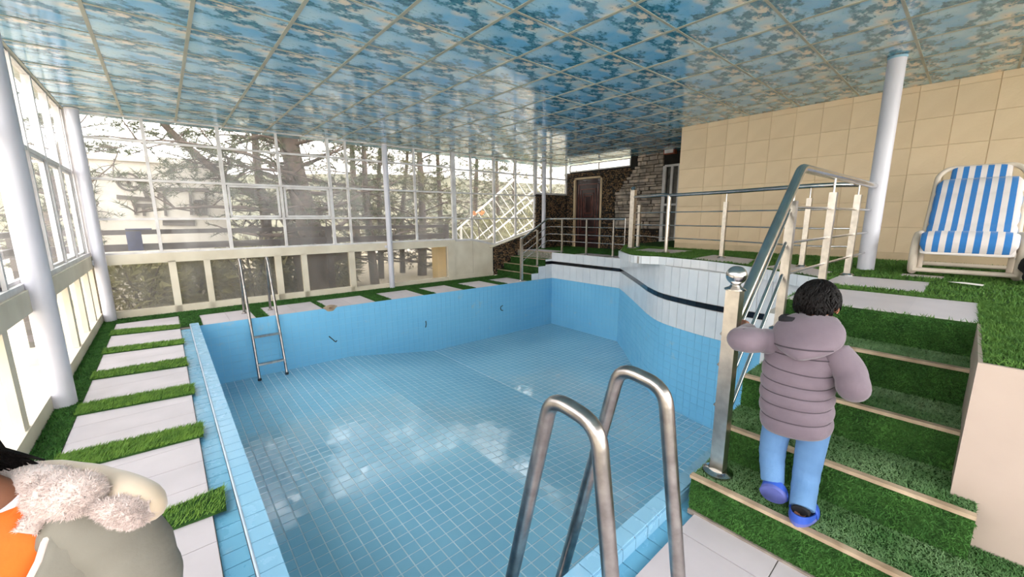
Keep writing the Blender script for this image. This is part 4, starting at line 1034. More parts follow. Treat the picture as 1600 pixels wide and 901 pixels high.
def cushion(path, hw, th, nseg, name, mat, par):
    """padded slab along path (x,z); quilted across in nseg pads"""
    P = spline([(p[0], 0, p[1]) for p in path], 8); n_ = len(P); rings = []; L = [0]
    for a, b in zip(P, P[1:]): L.append(L[-1] + (b - a).length)
    for i, p in enumerate(P):
        d = (P[min(i + 1, n_ - 1)] - P[max(i - 1, 0)]).normalized(); nn = Vector((-d.z, 0, d.x)); f = L[i] / L[-1]
        pad = abs(math.sin(PI * nseg * f)) ** 0.5; e = min(1, 6 * f + .25, 6 * (1 - f) + .25); t_ = th * (0.55 + 0.45 * pad) * e ** .5
        w_ = hw * (0.955 + 0.045 * pad) * (min(1, .9 + f, .9 + 1 - f)); ring = []
        for k in range(28):
            a = 2 * PI * k / 28; ca, sa = math.cos(a), math.sin(a)
            yy = w_ * math.copysign(abs(ca) ** .35, ca); zz = t_ * math.copysign(abs(sa) ** .8, sa)
            ring.append((cx0 + p.x + nn.x * zz, cyc + yy, ZP + p.z + nn.z * zz))
        rings.append(ring)
    m = MB(); m.loft(rings); return m.build(name, mat, par, True, 70)
cushion([(-0.085, .245), (-0.075, .33), (-0.01, .40), (0.2, .38), (0.45, .33)], 0.305, 0.045, 2, 'seat_cushion', 'blue_white_stripes', ch)
cushion([(0.40, .34), (0.56, .52), (0.76, .76), (0.93, .97)], 0.305, 0.042, 4, 'back_cushion', 'blue_white_stripes', ch)
cushion([(0.95, .84), (1.0, .98), (1.05, 1.12)], 0.215, 0.03, 1, 'head_cushion', 'blue_white_stripes', ch)
cushion([(-0.10, .225), (-0.06, .26), (-0.02, .31)], 0.295, 0.018, 1, 'cushion_underside', 'cushion_white', ch)

# ================================================================== SMALL THINGS
simple('black_cloth', (24, 24, 28), (14, 14, 16), 12, 0.8, bump=0.5)
bc = (5.52, -0.49)
bg_ = thing('black_bag', 'crumpled black bag on the grass beside the striped deck chair', 'bag', (*bc, ZP))
rings = []
for i in range(13):
    f = i / 12; z = ZP + 0.004 + 0.34 * f; rr = 0.16 * (math.sin(PI * (0.18 + 0.78 * f)) ** .7) + .01
    rings.append([(bc[0] + rr * .8 * math.cos(a) * (1 + .12 * math.sin(3 * a + i * .9)), bc[1] + rr * 1.05 * math.sin(a) * (1 + .1 * math.sin(5 * a - i)), z + .012 * math.sin(4 * a + i)) for a in [2 * PI * k / 26 for k in range(26)]])
m = MB(); m.loft(rings); m.build('sack', 'black_cloth', bg_, True, 80)
m = MB(); m.tube([(bc[0] - .03, bc[1] + .08 * math.cos(a), ZP + .31 + .1 * math.sin(a)) for a in np.linspace(0, PI, 13)], 0.011, 8); m.build('handle', 'black_cloth', bg_, True)
m = MB(); p = onz(1592, 424, ZP + .1); m.box(bc[0] - .165, bc[0] - .15, bc[1] + .06, bc[1] + .1, ZP + .14, ZP + .17); m.build('tag', 'cushion_white', bg_)
p = onz(1506, 447, ZP); m = MB(); m.add([(p[0] - .05, p[1] - .1, ZP + .02), (p[0] + .03, p[1] - .11, ZP + .024), (p[0] + .06, p[1] + .08, ZP + .02), (p[0] + .0, p[1] + .1, ZP + .028), (p[0], p[1], ZP + .035)], [(0, 1, 4), (1, 2, 4), (2, 3, 4), (3, 0, 4)])
tag(m.build('paper_scrap', 'cushion_white'), 'scrap of white paper on the grass before the deck chair', 'paper')
# water inlet and cable stubs in the far basin wall
YF = lambda X: py_far(X)
simple('rust', (150, 120, 96), (110, 84, 64), 14, 0.8, bump=0.3)
P_ = ony(516, 481, 7.47)
it = thing('pool_inlet', 'stained water inlet at the top of the far pool wall', 'pool fitting', (P_[0], YF(P_[0]) - .01, P_[2]))
m = MB(); m.prism([(P_[0] + .11 * math.cos(a) * (1 + .25 * math.sin(3 * a)), P_[2] + .06 * math.sin(a)) for a in np.linspace(0, 2 * PI, 15)[:-1]], 0, 0.006)
m.v = [(x, YF(P_[0]) - .005 - z, y) for x, y, z in m.v]; m.build('bare_patch', 'nosing', it)
m = MB(); m.tube([(P_[0], YF(P_[0]) - .008, P_[2]), (P_[0], YF(P_[0]) - .035, P_[2])], .022, 14); m.build('nozzle', 'rust', it, True)
for k, (px, py, nm) in enumerate(((520, 530, 'short curled black cable below the stained inlet'), (663, 506, 'black cable stub halfway along the far pool wall'), (779, 480, 'hooked black cable stub on the far pool wall toward the steps'))):
    p = ony(px, py, 7.42); yy = YF(p[0]) - .012
    pts = [[(-.05, 0, .06), (0, -.02, .0), (.05, -.02, -.06), (.08, 0, -.05)], [(.02, 0, .07), (.01, -.03, 0), (-.01, -.03, -.06)], [(.04, 0, .06), (-.04, -.02, .04), (-.04, -.03, -.03), (.03, -.02, -.06)]][k]
    m = MB(); m.tube(spline([(p[0] + a, yy + b, p[2] + c) for a, b, c in pts], 4), 0.009, 8); tag(m.build('cable_stub', 'black_plastic', None, True), nm, 'cable', 'cable stubs on the pool wall')
# small lamp above the narrow window
c = onx(1047, 236, 9.55); simple('terracotta', (176, 96, 70), (150, 78, 58), 8, 0.6)
lp_ = thing('flood_lamp', 'small terracotta framed flood lamp above the narrow white window', 'lamp', (9.78, c[1], c[2]))
m = MB(); m.box(9.5, 9.62, c[1] - .14, c[1] + .14, c[2] - .07, c[2] + .05); m.build('housing', 'terracotta', lp_)
m = MB(); m.box(9.485, 9.5, c[1] - .11, c[1] + .11, c[2] - .05, c[2] + .03); m.build('lens', 'white_frame', lp_)
m = MB(); m.bar((9.6, c[1], c[2] + .02), (9.8, c[1], c[2] + .08), .04, .03); m.build('arm', 'white_frame', lp_)
# overlay details of the newel side: three bracket stubs toward the pool
for z in (0.62, 0.85, 1.02)[:3]:
    m = MB(); m.tube([(2.16, 0.78, z), (2.16, 0.80, z - .035)], 0.009, 8); m.build('bracket', 'steel_worn', nw)
# ================================================================== PEOPLE
simple('skin', (176, 122, 92), (160, 106, 80), 10, 0.55)
simple('skin_brown', (140, 92, 68), (124, 80, 58), 10, 0.55)
simple('hair_black', (16, 12, 12), (8, 6, 6), 30, 0.55, bump=0.3, spec=0.15)
simple('jacket_seam', (62, 54, 62), None, 9, 0.9)
simple('jacket_mauve', (108, 94, 104), (97, 84, 94), 9, 0.8, bump=0.15, bscale=70, sheen=0.2)
simple('jacket_lining', (30, 28, 34), None, 9, 0.9)
simple('denim', (92, 130, 172), (78, 114, 156), 7, 0.85, bump=0.25, bscale=60)
simple('sock_black', (22, 22, 26), None, 20, 0.9)
simple('slipper_blue', (54, 92, 190), (44, 78, 170), 6, 0.5)
simple('slipper_sole', (92, 100, 168), (80, 88, 152), 9, 0.7)
simple('eye_white', (235, 232, 228), None, 5, 0.3)
simple('lip', (160, 92, 82), None, 5, 0.5)
def remesh(o, vox, it=4):
    md = o.modifiers.new('union', 'REMESH'); md.mode = 'VOXEL'; md.voxel_size = vox; md.use_smooth_shade = True
    s_ = o.modifiers.new('smooth', 'SMOOTH'); s_.iterations = it; s_.factor = 0.5
    return o
def head_shape(m, c, f, sz):
    """head centred at c, facing f (horizontal unit); sz = half height"""
    f = Vector(f).normalized(); s_ = Vector((-f.y, f.x, 0)); u = Vector((0, 0, 1)); c = Vector(c)
    rows = [(-1.0, .30, .28, .18), (-.85, .50, .50, .16), (-.6, .62, .66, .10), (-.3, .70, .78, .05), (0, .75, .88, -.01), (.3, .75, .92, -.05), (.6, .66, .80, -.06), (.85, .44, .52, -.05), (.98, .16, .2, -.04)]
    m.loft([[c + u * sz * z + s_ * sz * w_ * math.cos(a) + f * (sz * d_ * math.sin(a) + sz * o_) for a in [2 * PI * k / 18 for k in range(18)]] for z, w_, d_, o_ in rows])
    m.tube([c + f * sz * .82 + u * sz * .1, c + f * sz * .98 - u * sz * .15, c + f * sz * .84 - u * sz * .26], [sz * .08, sz * .14, sz * .1], 8)      # nose
    for e in (-1, 1):
        b = c + s_ * e * sz * .84 - f * sz * .05
        m.loft([[b + s_ * e * sz * w_ + f * sz * .17 * r_ * math.cos(a) - f * sz * .08 * w_ * 3 + u * sz * (.26 * r_ * math.sin(a) - .08) for a in [2 * PI * k / 12 for k in range(12)]] for w_, r_ in ((-.1, .7), (.04, .95), (.12, 1.0), (.14, .8))])
def face_parts(par, c, f, sz):
    f = Vector(f).normalized(); s_ = Vector((-f.y, f.x, 0)); u = Vector((0, 0, 1)); c = Vector(c)
    for e in (-1, 1):
        p = c + f * sz * .80 + s_ * e * sz * .3 + u * sz * .06
        q = MB(); q.ball(p, sz * .10, 10, 8); ey = q.build('eye', 'eye_white', par, True, 80)
        q = MB(); q.ball(p + f * sz * .07, sz * .05, 8, 6); q.build('iris', 'hair_black', ey, True, 80)
        q = MB(); q.tube([p + u * sz * .17 + s_ * e * (-sz * .13) + f * sz * .06, p + u * sz * .21 + f * sz * .09, p + u * sz * .16 + s_ * e * sz * .16 + f * sz * .0], sz * .03, 6); q.build('eyebrow', 'hair_black', par, True)
    q = MB(); q.tube([c + f * sz * .80 - u * sz * .45 - s_ * sz * .2, c + f * sz * .88 - u * sz * .46, c + f * sz * .80 - u * sz * .45 + s_ * sz * .2], [sz * .02, sz * .05, sz * .02], 6); q.build('mouth', 'lip', par, True)
def hair_shape(c, f, sz, n_=900, low=-0.35, seed=3, ln=0.5):
    """cap of hair with loose locks lying over it"""
    rd = random.Random(seed); f = Vector(f).normalized(); s_ = Vector((-f.y, f.x, 0)); u = Vector((0, 0, 1)); c = Vector(c); m = MB()
    def surf(th, ph, k=1.0):        # th from the top, ph around (0 = front)
        return c + (f * math.cos(ph) * .98 + s_ * math.sin(ph) * .84) * math.sin(th) * sz * k + u * math.cos(th) * sz * 1.06 * k - f * sz * .05
    rings = []
    for i in range(12):
        ring = []
        for k in range(30):
            ph = 2 * PI * k / 30; front = (1 + math.cos(ph)) / 2; lim = 1.95 - 0.85 * front ** 2
            th = 0.03 + lim * i / 11; ring.append(surf(th, ph, 1.0 + .03 * math.sin(7 * ph + i) + .02 * math.sin(13 * ph)))
        rings.append(ring)
    m.loft(rings, caps=False)
    for i in range(n_):
        ph = rd.uniform(0, 2 * PI); front = (1 + math.cos(ph)) / 2; lim = 2.0 - 0.85 * front ** 2; th = rd.uniform(0.02, lim - .25); dth = rd.uniform(.25, .5); sw = rd.uniform(-.35, .35)
        pts = [surf(min(th + dth * t_, lim + .08), ph + sw * t_, 1.0 + .05 + .06 * math.sin(PI * t_)) for t_ in (0, .33, .66, 1)]
        r_ = sz * rd.uniform(.025, .05); m.tube(pts, [r_ * .6, r_, r_ * .8, r_ * .15], 4, caps=False)
    return m
def hand(m, wrist, d, palm_n, size, curl, thumb_side):
    """palm + five bent fingers; d = pointing direction, palm_n = palm normal"""
    w_ = Vector(wrist); d = Vector(d).normalized(); n_ = Vector(palm_n); n_ = (n_ - d * n_.dot(d)).normalized(); s_ = d.cross(n_) * thumb_side
    m.tube([w_ - d * size * .1, w_ + d * size * .15, w_ + d * size * .45, w_ + d * size * .52], [size * .17, size * .22, size * .25, size * .2], 12, flat=(tuple(n_), 0.55))
    for k, (o_, l_) in enumerate(((.19, .40), (.065, .46), (-.065, .43), (-.19, .33))):
        p = w_ + d * size * .46 + s_ * size * o_; pts = [p]; dd = d.copy()
        for j in range(3):
            dd = (dd + n_ * curl).normalized(); p = p + dd * size * l_ / 3 * (1.15 - .12 * j); pts.append(p)
        m.tube(pts, [size * .07, size * .066, size * .058, size * .04], 8)
    p = w_ + d * size * .12 + s_ * size * .2; dd = (d * .6 + s_ * .8 + n_ * .25).normalized(); pts = [p]
    for j in range(3): p = p + dd * size * .14; pts.append(p); dd = (dd + d * .3 + n_ * curl * .6).normalized()
    m.tube(pts, [size * .09, size * .08, size * .07, size * .045], 8)
def puffy(path, radii, seams, n_=40, seg=20, flat=None):
    P = spline(path, 8); cum = [0]
    for a, b in zip(P, P[1:]): cum.append(cum[-1] + (b - a).length)
    pts, rr = [], []
    for i in range(n_ + 1):
        s_ = cum[-1] * i / n_; k = max(0, min(len(P) - 2, next((j for j in range(len(cum) - 1) if cum[j + 1] >= s_), len(P) - 2)))
        t_ = (s_ - cum[k]) / max(1e-9, cum[k + 1] - cum[k]); pts.append(P[k].lerp(P[k + 1], t_))
        f_ = i / n_ * (len(radii) - 1); j = min(int(f_), len(radii) - 2); r_ = radii[j] + (radii[j + 1] - radii[j]) * (f_ - j)
        pad = abs(math.sin(PI * seams * i / n_)) ** .45; rr.append(r_ * (.92 + .09 * pad) * (.75 if i in (0, n_) else 1))
    m = MB(); m.tube(pts, rr, seg, flat=flat); return m

# ---- the boy climbing the stairs -----------------------------------------
def Q(px, py, X): return Vector(onx(px, py, X))
FY = Vector((1, -0.02, 0))                 # he faces up the stairs
boy = thing('person', 'person in a puffy mauve grey hooded jacket climbing the stairs in blue slippers', 'person', tuple(Q(1245, 828, 2.04)))
hc, hs_ = Q(1277, 475, 2.24), 0.088
hf = Vector((1, -0.18, 0)).normalized()
LH, RH = Q(1216, 662, 2.17), Q(1272, 672, 2.17)          # hips (his left is the pool side)
LK, LA = Q(1207, 703, 2.19), Q(1206, 756, 2.13)
RK, RA = Q(1260, 738, 2.20), Q(1252, 800, 2.085)
LS, LE, LW = Q(1214, 535, 2.16), Q(1157, 531, 2.00), Q(1170, 516, 2.19)
RS, RE, RW = Q(1310, 552, 2.16), Q(1333, 605, 2.11), Q(1330, 600, 2.33)
ch_ = Q(1258, 545, 2.19); pel = (LH + RH) / 2; nk = Q(1270, 508, 2.22)
m = MB(); head_shape(m, hc, hf, hs_)
m.tube([nk - Vector((0, 0, .03)), hc - Vector((0, 0, .06)) - hf * .01], [.042, .036], 12)
m.tube([pel, pel.lerp(ch_, .5), ch_, nk], [.085, .085, .09, .045], 14)
m.tube([LH, LK, LA], [.052, .042, .028], 10); m.tube([RH, RK, RA], [.052, .042, .028], 10)
m.tube([ch_, LS, LE, LW], [.05, .04, .032, .024], 10); m.tube([ch_, RS, RE, RW], [.05, .04, .032, .024], 10)
ftz = NZ[0] + 0.002
RF0 = Vector((RA.x - .03, RA.y, ftz + .035)); m.tube([RA, RF0 + Vector((.0, 0, .0)), RF0 + Vector((.09, 0, .0)), RF0 + Vector((.15, 0, -.005))], [.026, .028, .028, .018], 10)
LF1 = Q(1203, 804, 2.09); LF0 = Q(1203, 766, 2.08); LF1.z = max(LF1.z, ftz + .03)
m.tube([LA, LF0 + Vector((.035, 0, 0)), LF1 + Vector((.035, 0, .02))], [.026, .028, .02], 10)
hb = Q(1165, 503, 2.31); hand(m, LW + (hb - LW) * .1, hb - LW, (0, 1, -0.2), 0.125, 0.6, -1)
hand(m, RW, Vector((1, 0.2, 0.1)), (0, 1, 0), 0.105, 0.35, 1)
body = remesh(m.build('body', 'skin', boy, True), 0.0055, 3)
face_parts(boy, hc, hf, hs_)
hair_shape(hc + Vector((0, 0, .006)), hf, hs_ * 1.06, 1100, seed=5).build('hair', 'hair_black', boy, True, 80)
# jacket: rows of left/right outline points, seams between the pads
rows = [((1191, 656), (1300, 681)), ((1189, 632), (1303, 659)), ((1189, 611), (1304, 638)), ((1190, 593), (1305, 620)), ((1192, 576), (1307, 604)), ((1195, 556), (1312, 585)), ((1200, 535), (1320, 558)), ((1209, 519), (1317, 538)), ((1230, 505), (1302, 518)), ((1242, 497), (1298, 506))]
Xs = [2.14, 2.14, 2.145, 2.15, 2.155, 2.165, 2.18, 2.195, 2.21, 2.225]; dp = [.112, .118, .12, .12, .12, .118, .11, .095, .07, .055]
R_ = []
for i in range(len(rows) - 1):
    for k in range(6):
        t_ = k / 6; lp = [a + (b - a) * t_ for a, b in zip(rows[i][0], rows[i + 1][0])]; rp_ = [a + (b - a) * t_ for a, b in zip(rows[i][1], rows[i + 1][1])]
        X_ = Xs[i] + (Xs[i + 1] - Xs[i]) * t_; a, b = Q(*lp, X_), Q(*rp_, X_); c = (a + b) / 2; u = (b - a) / 2; d_ = dp[i] + (dp[i + 1] - dp[i]) * t_
        pad = (abs(math.sin(PI * t_)) ** .4) if i < 6 else 1; kf = .93 + .08 * pad
        sag = Vector((0, 0, -.012))
        R_.append([c + u * kf * math.copysign(abs(math.cos(q_)) ** .85, math.cos(q_)) + Vector((1, 0, 0)) * d_ * kf * math.copysign(abs(math.sin(q_)) ** .85, math.sin(q_)) + sag * (1 if math.sin(q_) < 0 else 0) * abs(math.sin(q_)) for q_ in [2 * PI * k_ / 36 for k_ in range(36)]])
m = MB(); m.loft(R_); jk = m.build('jacket', 'jacket_mauve', boy, True, 75)
for i in range(1, 7):
    r_ = R_[i * 6]; c = sum(r_, Vector()) / len(r_); m = MB(); m.tube([c + (p - c) * 1.006 for p in r_] + [c + (r_[0] - c) * 1.006], .0028, 6, caps=False); m.build('seam', 'jacket_seam', jk, True, 80)
puffy([LS + Vector((0, -.02, 0)), LS.lerp(LE, .5) + Vector((0, 0, .005)), LE, LE.lerp(LW, .5) + Vector((0, .0, -.005)), LW], [.062, .06, .06, .056, .05, .042], 4).build('sleeve', 'jacket_mauve', boy, True, 75)
puffy([RS + Vector((0, .02, .01)), RS.lerp(RE, .5) + Vector((0, -.01, 0)), RE, RE.lerp(RW, .5), RW], [.062, .062, .06, .054, .046, .036], 3).build('sleeve', 'jacket_mauve', boy, True, 75)
# hood lying on the back
hcn = Q(1256, 527, 2.085); hu = (Q(1312, 534, 2.12) - Q(1198, 520, 2.12)) / 2; m = MB(); rings = []
for i in range(15):
    f_ = -1 + 2 * i / 14; rr = max(.05, (1 - abs(f_) ** 2.3)) ** .5
    z_ = f_ * 0.088; w_ = 1.0 * rr if f_ > 0 else rr * (1.0 - .28 * f_ * f_); th_ = .046 * rr ** .7 * (1.12 - .2 * f_)
    rings.append([hcn + hu * w_ * math.cos(q_) + Vector((.05 * f_, 0, z_ + .012 * math.cos(q_) ** 2 * f_)) + Vector((1, 0, 0)) * th_ * math.sin(q_) + Vector((.045 * math.cos(q_) ** 2, 0, 0)) for q_ in [2 * PI * k_ / 30 for k_ in range(30)]])
m.loft(rings); hd = m.build('hood', 'jacket_mauve', boy, True, 80)
r_ = rings[4]; m = MB(); m.tube([p + Vector((-.002, 0, 0)) for p in r_[16:29]], .003, 6); m.build('hood_seam', 'jacket_seam', hd, True, 80)
nkc = Q(1268, 503, 2.19); hu2 = hu.normalized()
m = MB(); m.tube([nkc + hu2 * .085 * math.cos(a) + Vector((.075 * math.sin(a) + .0, 0, .012 * math.sin(a) - .004)) for a in np.linspace(0, 2 * PI, 25)], .022, 10, caps=False); m.build('collar', 'jacket_mauve', hd, True, 80)
m = MB(); m.tube([nkc + hu2 * (-.02 + .085 * math.cos(a)) + Vector((.06 * math.sin(a) - .012, 0, .006)) for a in np.linspace(PI * .8, PI * 1.45, 12)], [.006] + [.022] * 10 + [.006], 10); m.build('lining', 'jacket_lining', hd, True, 80)
# jeans
m = MB()
def leg(a, b, c, rs):
    P = spline([a, b, c], 10); n_ = len(P); m.tube(P, [(rs[0] + (rs[1] - rs[0]) * min(1, i / (n_ - 1) * 2) if i < n_ / 2 else rs[1] + (rs[2] - rs[1]) * (i / (n_ - 1) * 2 - 1)) * (1 + .025 * math.sin(i * 1.9) * (8 < i < 16)) for i in range(n_)], 18)
leg(LH + Vector((0, 0, .03)), LK, LA + Vector((.005, 0, .01)), [.064, .058, .05]); leg(RH + Vector((0, 0, .03)), RK, RA + Vector((0, 0, .02)), [.064, .056, .05])
m.tube([pel + Vector((0, 0, .12)), pel, pel - Vector((0, 0, .035))], [.1, .098, .06], 18)
remesh(m.build('jeans', 'denim', boy, True), 0.006, 2)
m = MB(); m.tube([RA + Vector((.0, 0, .035)), RA + Vector((-.004, 0, -.01)), RF0 + Vector((-.003, 0, .012)), RF0 + Vector((.08, 0, .004)), RF0 + Vector((.155, 0, -.004))], [.032, .034, .036, .034, .02], 12); m.build('sock', 'sock_black', boy, True, 70)
m = MB(); m.tube([LA + Vector((0, 0, .03)), LA + Vector((.0, 0, -.012)), LF0 + Vector((.03, 0, 0)), LF1 + Vector((.03, 0, .015))], [.031, .033, .034, .022], 12); m.build('sock', 'sock_black', boy, True, 70)
def slipper(heel, d, up, L, w_, par):
    d = Vector(d).normalized(); up = (Vector(up) - d * Vector(up).dot(d)).normalized(); s_ = d.cross(up)
    def outline(k, t_, z_): return [heel + d * (L * (.5 - .5 * math.cos(a)) * 1.0) * 1.0 + s_ * w_ * k * math.sin(a) * (1 + .12 * (-math.cos(a))) + d * 0 + up * z_ for a in [2 * PI * i / 24 for i in range(24)]]
    m = MB(); m.loft([outline(.94, 0, 0), outline(1.04, 0, .008), outline(1.0, 0, .022)]); so = m.build('sole', 'slipper_sole', par, True, 60)
    m = MB()            # raised heel cup and vamp
    n_ = 15; rg = []
    for i in range(n_):
        a = -1.9 + 3.8 * i / (n_ - 1); base = heel + d * L * .5 - d * L * .5 * math.cos(a) + s_ * w_ * .96 * math.sin(a) + up * .018; h_ = .026 + .012 * math.cos(a)
        rg.append([base - d * 0, base + up * h_, base + up * h_ + (heel + d * L * .5 - base).normalized() * .007, base + (heel + d * L * .5 - base).normalized() * .007])
    m.loft(rg); m.build('heel_cup', 'slipper_blue', par, True, 60)
    m = MB(); rg = []
    for i in range(7):
        x_ = L * (.5 + .48 * i / 6); ww = w_ * (1 - (i / 6) ** 3 * .55); hh = .06 * (1 - (i / 6) ** 2 * .6)
        rg.append([heel + d * x_ + s_ * ww * math.cos(a) + up * (.015 + hh * math.sin(a)) for a in [PI * k / 10 for k in range(11)]])
    m.loft(rg, closed=False); o_ = m.build('vamp', 'slipper_blue', par, True, 60); sm = o_.modifiers.new('thick', 'SOLIDIFY'); sm.thickness = .006
    return so
slipper(RF0 + Vector((-.05, 0, -.034)), (1, -.03, 0), (0, 0, 1), .2, .052, boy)
up_ = Vector((1, .05, .25)); dn = (LF1 - LF0).normalized()
hl = LF0 + Vector((-.016, 0, .03)); slipper(hl, dn + Vector((.12, 0, 0)), up_, min(.155, (hl.z - ftz - .006) / abs((dn + Vector((.12, 0, 0))).normalized().z)), .056, boy)

# ---- the person at the deck, turned toward the camera ----------------------
simple('parka_grey', (124, 120, 110), (106, 102, 93), 5, 0.8, bump=0.2, bscale=40)
simple('fleece', (210, 193, 187), (192, 174, 168), 18, 0.95, bump=0.5, bscale=60, sheen=0.4)
simple('hood_cream', (196, 176, 154), (180, 160, 138), 5, 0.85, sheen=0.3)
simple('orange_knit', (250, 104, 16), (236, 90, 8), 9, 0.75, bump=0.15, bscale=80)
simple('undershirt', (214, 206, 212), None, 8, 0.85)
simple('trousers_dark', (54, 54, 64), (40, 40, 50), 8, 0.85)
simple('shoe_grey', (90, 88, 92), (60, 58, 62), 8, 0.7)
def D(px, py, d): return Vector(CP + ray(px, py) / FPX * d)
N_ = D(-8, 778, 0.85); _a = math.radians(-118)
f_ = Vector((math.cos(_a), math.sin(_a), 0)); u_ = Vector((-f_.y, f_.x, 0))      # facing, toward the left shoulder
Z_ = Vector((0, 0, 1)); bx_ = Vector((N_.x, N_.y, 0))
def B(a, b, z): return bx_ + u_ * a + f_ * b + Z_ * z
zn = N_.z
per = thing('person', 'person in a grey green parka with fluffy white hood and orange top', 'person', (N_.x, N_.y, 0))
hc2 = B(-.125, .03, zn + .165); m = MB(); head_shape(m, hc2, f_, .112)
m.tube([B(0, 0, zn - .02), B(-.08, .02, zn + .08)], [.05, .046], 14)
m.tube([B(0, 0, .55), B(0, 0, .75), B(0, 0, zn - .16), B(0, 0, zn - .06), B(0, 0, zn)], [.1, .1, .11, .09, .05], 16)
for e in (-1, 1):
    m.tube([B(.07 * e, 0, .6), B(.075 * e, .015, .34), B(.075 * e, -.005, .07), B(.075 * e, .04, .04), B(.075 * e, .13, .03)], [.07, .052, .036, .036, .025], 12)
    m.tube([B(.08 * e, 0, zn - .1), B(.16 * e, -.005, zn - .09), B(.21 * e, -.01, zn - .3), B(.2 * e, .06, zn - .5)], [.055, .05, .042, .03], 12)
    hand(m, B(.2 * e, .065, zn - .5), f_ * .35 - Z_, -u_ * e, .13, .22, e)
remesh(m.build('body', 'skin_brown', per, True), 0.007, 3)
face_parts(per, hc2, f_, .112)
hair_shape(hc2 + Z_ * .006, f_, .119, 900, seed=9).build('hair', 'hair_black', per, True, 80)
m = MB()
for k in range(60):
    a = random.uniform(-1, 1); p = hc2 - f_ * .09 + u_ * a * .09 - Z_ * .03; m.tube([p, p - Z_ * .06 - f_ * .01 + u_ * a * .01, B(a * .09 - .05 + random.uniform(-.01, .03), -.055, zn + random.uniform(.025, .05))], [.006, .006, .002], 4, caps=False)
m.build('hair_ends', 'hair_black', per, True, 80)
for e in (-1, 1):
    m = MB(); m.tube([B(.07 * e, 0, .62), B(.076 * e, .015, .34), B(.076 * e, -.005, .09)], [.085, .066, .06], 16); m.build('trouser_leg', 'trousers_dark', per, True, 70)
    m = MB(); m.tube([B(.076 * e, -.05, .035), B(.076 * e, 0, .045), B(.076 * e, .08, .038), B(.076 * e, .15, .03)], [.03, .044, .04, .02], 12, flat=((0, 0, 1), .8)); m.build('shoe', 'shoe_grey', per, True, 70)
# orange top with a round neckline, white undershirt inside
def torso(zs_, ws, ds, a0=0, a1=2 * PI, n_=40, off=0.0, cb=0.0):
    out = []
    for z, w_, d_ in zip(zs_, ws, ds):
        out.append([B((w_ + off) * math.sin(a), (d_ + off) * math.cos(a) + cb, z) for a in np.linspace(a0, a1, n_)])
    return out
zs_ = [.52, .65, zn - .22, zn - .12, zn - .06, zn - .03, zn - .012, zn - .006]
m = MB(); m.loft([r_[:-1] for r_ in torso(zs_, [.125, .125, .135, .14, .125, .1, .078, .068], [.1, .1, .105, .1, .092, .082, .074, .066], n_=41)]); m.build('orange_top', 'orange_knit', per, True, 80)
m = MB(); m.tube([B(.068 * math.sin(a), .07 * math.cos(a) + .004, zn - .006 - .03 * max(0, math.cos(a))) for a in np.linspace(0, 2 * PI, 31)], .012, 8, caps=False); m.build('neckband', 'orange_knit', per, True, 80)
m = MB(); m.tube([B(.056 * math.sin(a), .06 * math.cos(a) + .003, zn + .002 - .026 * max(0, math.cos(a))) for a in np.linspace(0, 2 * PI, 31)], .011, 8, caps=False); m.build('undershirt', 'undershirt', per, True, 80)
# parka shell, open in front
zj = [.42, .5, .65, zn - .25, zn - .15, zn - .1, zn - .06, zn - .03]
wj = [.19, .19, .185, .19, .195, .18, .14, .1]; dj = [.15, .15, .145, .14, .135, .125, .11, .095]
aj = [.5, .5, .5, .52, .6, .8, 1.1, 1.35]
m = MB(); m.loft([torso([z], [w_], [d_], a, 2 * PI - a, 44)[0] for z, w_, d_, a in zip(zj, wj, dj, aj)], closed=False); pk = m.build('parka', 'parka_grey', per, True, 80); sm = pk.modifiers.new('thick', 'SOLIDIFY'); sm.thickness = .014; sm.offset = 1
for e in (1, -1):
    m = MB(); m.tube([B(e * w_ * math.sin(a), d_ * math.cos(a), z) for z, w_, d_, a in zip(zj, wj, dj, aj)], [.011] * 7 + [.014], 10); m.build('fleece_edge', 'fleece', pk, True, 80)
for e in (-1, 1):
    m = MB(); P = spline([B(.1 * e, 0, zn - .075), B(.17 * e, -.005, zn - .1), B(.215 * e, -.008, zn - .24), B(.225 * e, 0, zn - .38), B(.205 * e, .055, zn - .49)], 7); n_ = len(P)
    m.tube(P, [(.066 + .02 * math.sin(PI * min(1, i / (n_ - 1) * 1.25))) * (1 + .03 * math.sin(i * 1.7)) * (1 - .22 * (i / (n_ - 1)) ** 3) for i in range(n_)], 22); m.build('sleeve', 'parka_grey', per, True, 80)
for a_ in (1.15, -1.15):
    m = MB(); m.tube(spline([B((w_ + .012) * math.sin(a_ + .12 * k * (1 if a_ > 0 else -1)), (d_ + .012) * math.cos(a_ + .12 * k * (1 if a_ > 0 else -1)), z) for k, (z, w_, d_) in enumerate(list(zip(zj, wj, dj))[1:6])], 5), .007, 8); m.build('seam_fold', 'parka_grey', pk, True, 80)
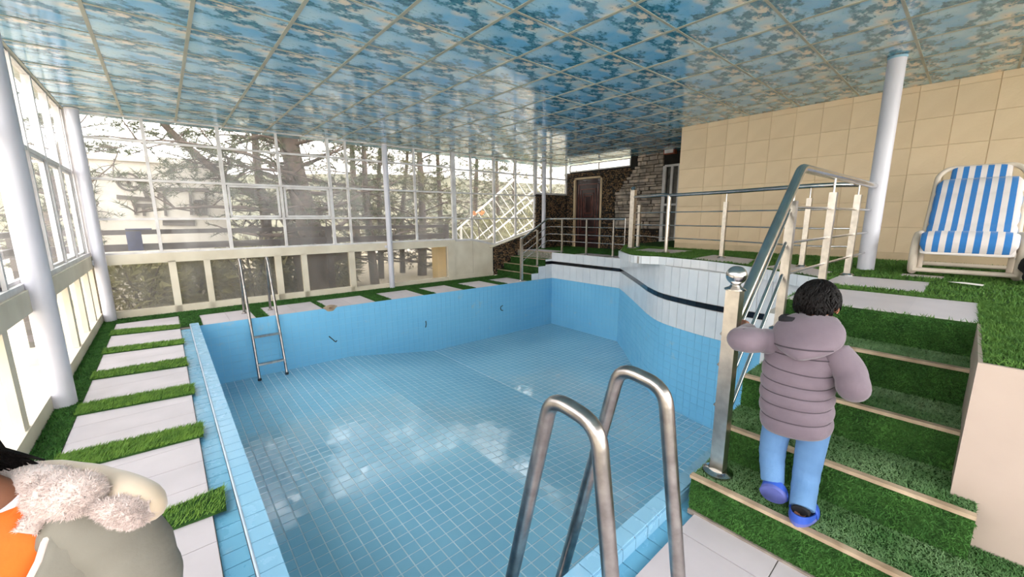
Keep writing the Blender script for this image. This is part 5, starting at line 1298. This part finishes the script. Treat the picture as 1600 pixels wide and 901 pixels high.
# fluffy hood: fleece roll around the neck and a cream outer flap spread over the shoulder
def blob(path, r, fl, seg=18, wob=0.04):
    P = spline(path, 6); n_ = len(P); m = MB()
    rr = []
    for i in range(n_):
        t_ = i / (n_ - 1) * (len(r) - 1); j = min(int(t_), len(r) - 2); rr.append((r[j] + (r[j + 1] - r[j]) * (t_ - j)) * (1 + wob * math.sin(i * 1.3)))
    m.tube(P, rr, seg, flat=fl); return m
hm = blob([B(.098, .07, zn - .045), B(.112, .035, zn - .012), D(98, 762, .85), D(62, 752, .89), D(15, 748, .93), B(-.09, -.07, zn - .005), B(-.12, .02, zn - .015), B(-.10, .075, zn - .05)], [.016, .022, .034, .036, .036, .038, .034, .02], None)
hood = hm.build('hood', 'fleece', per, True, 80)
wing = blob([D(20, 735, .95), D(85, 738, .94), D(150, 752, .9), D(212, 775, .83), D(232, 793, .805), D(215, 806, .79)], [.018, .028, .034, .036, .03, .014], None, wob=.02); wing.build('hood_flap', 'hood_cream', hood, True, 80)
w2 = blob([D(150, 792, .79), D(185, 797, .785), D(215, 801, .785), D(236, 793, .79)], [.012, .026, .026, .01], None, wob=.02); w2.build('hood_flap', 'fleece', hood, True, 80)
fl = blob([D(66, 772, .82), D(95, 772, .81), D(130, 773, .80), D(158, 782, .80)], [.034, .044, .040, .016], None); fl.build('fleece_lining', 'fleece', hood, True, 80)
def fuzz(mbs, n_, ln, wd):
    tr = []
    for mb in mbs:
        V = np.array(mb.v); F = [f for f in mb.f if len(f) == 4]; k = rng.integers(0, len(F), n_)
        for i in k:
            q = V[list(F[i])]; a, b = rng.random(2); p = (q[0] * (1 - a) + q[1] * a) * (1 - b) + (q[3] * (1 - a) + q[2] * a) * b
            nn = np.cross(q[1] - q[0], q[3] - q[0]); L = np.linalg.norm(nn)
            if L < 1e-12: continue
            nn = nn / L + rng.normal(0, .7, 3); sd_ = rng.normal(0, 1, 3) * wd; tr.append((p - sd_, p + sd_, p + nn * ln))
    return np.array(tr)
tri_object('fleece_pile', fuzz([hm, fl, w2], 7000, 0.004, 0.0007), 'fleece', hood, 'stuff')
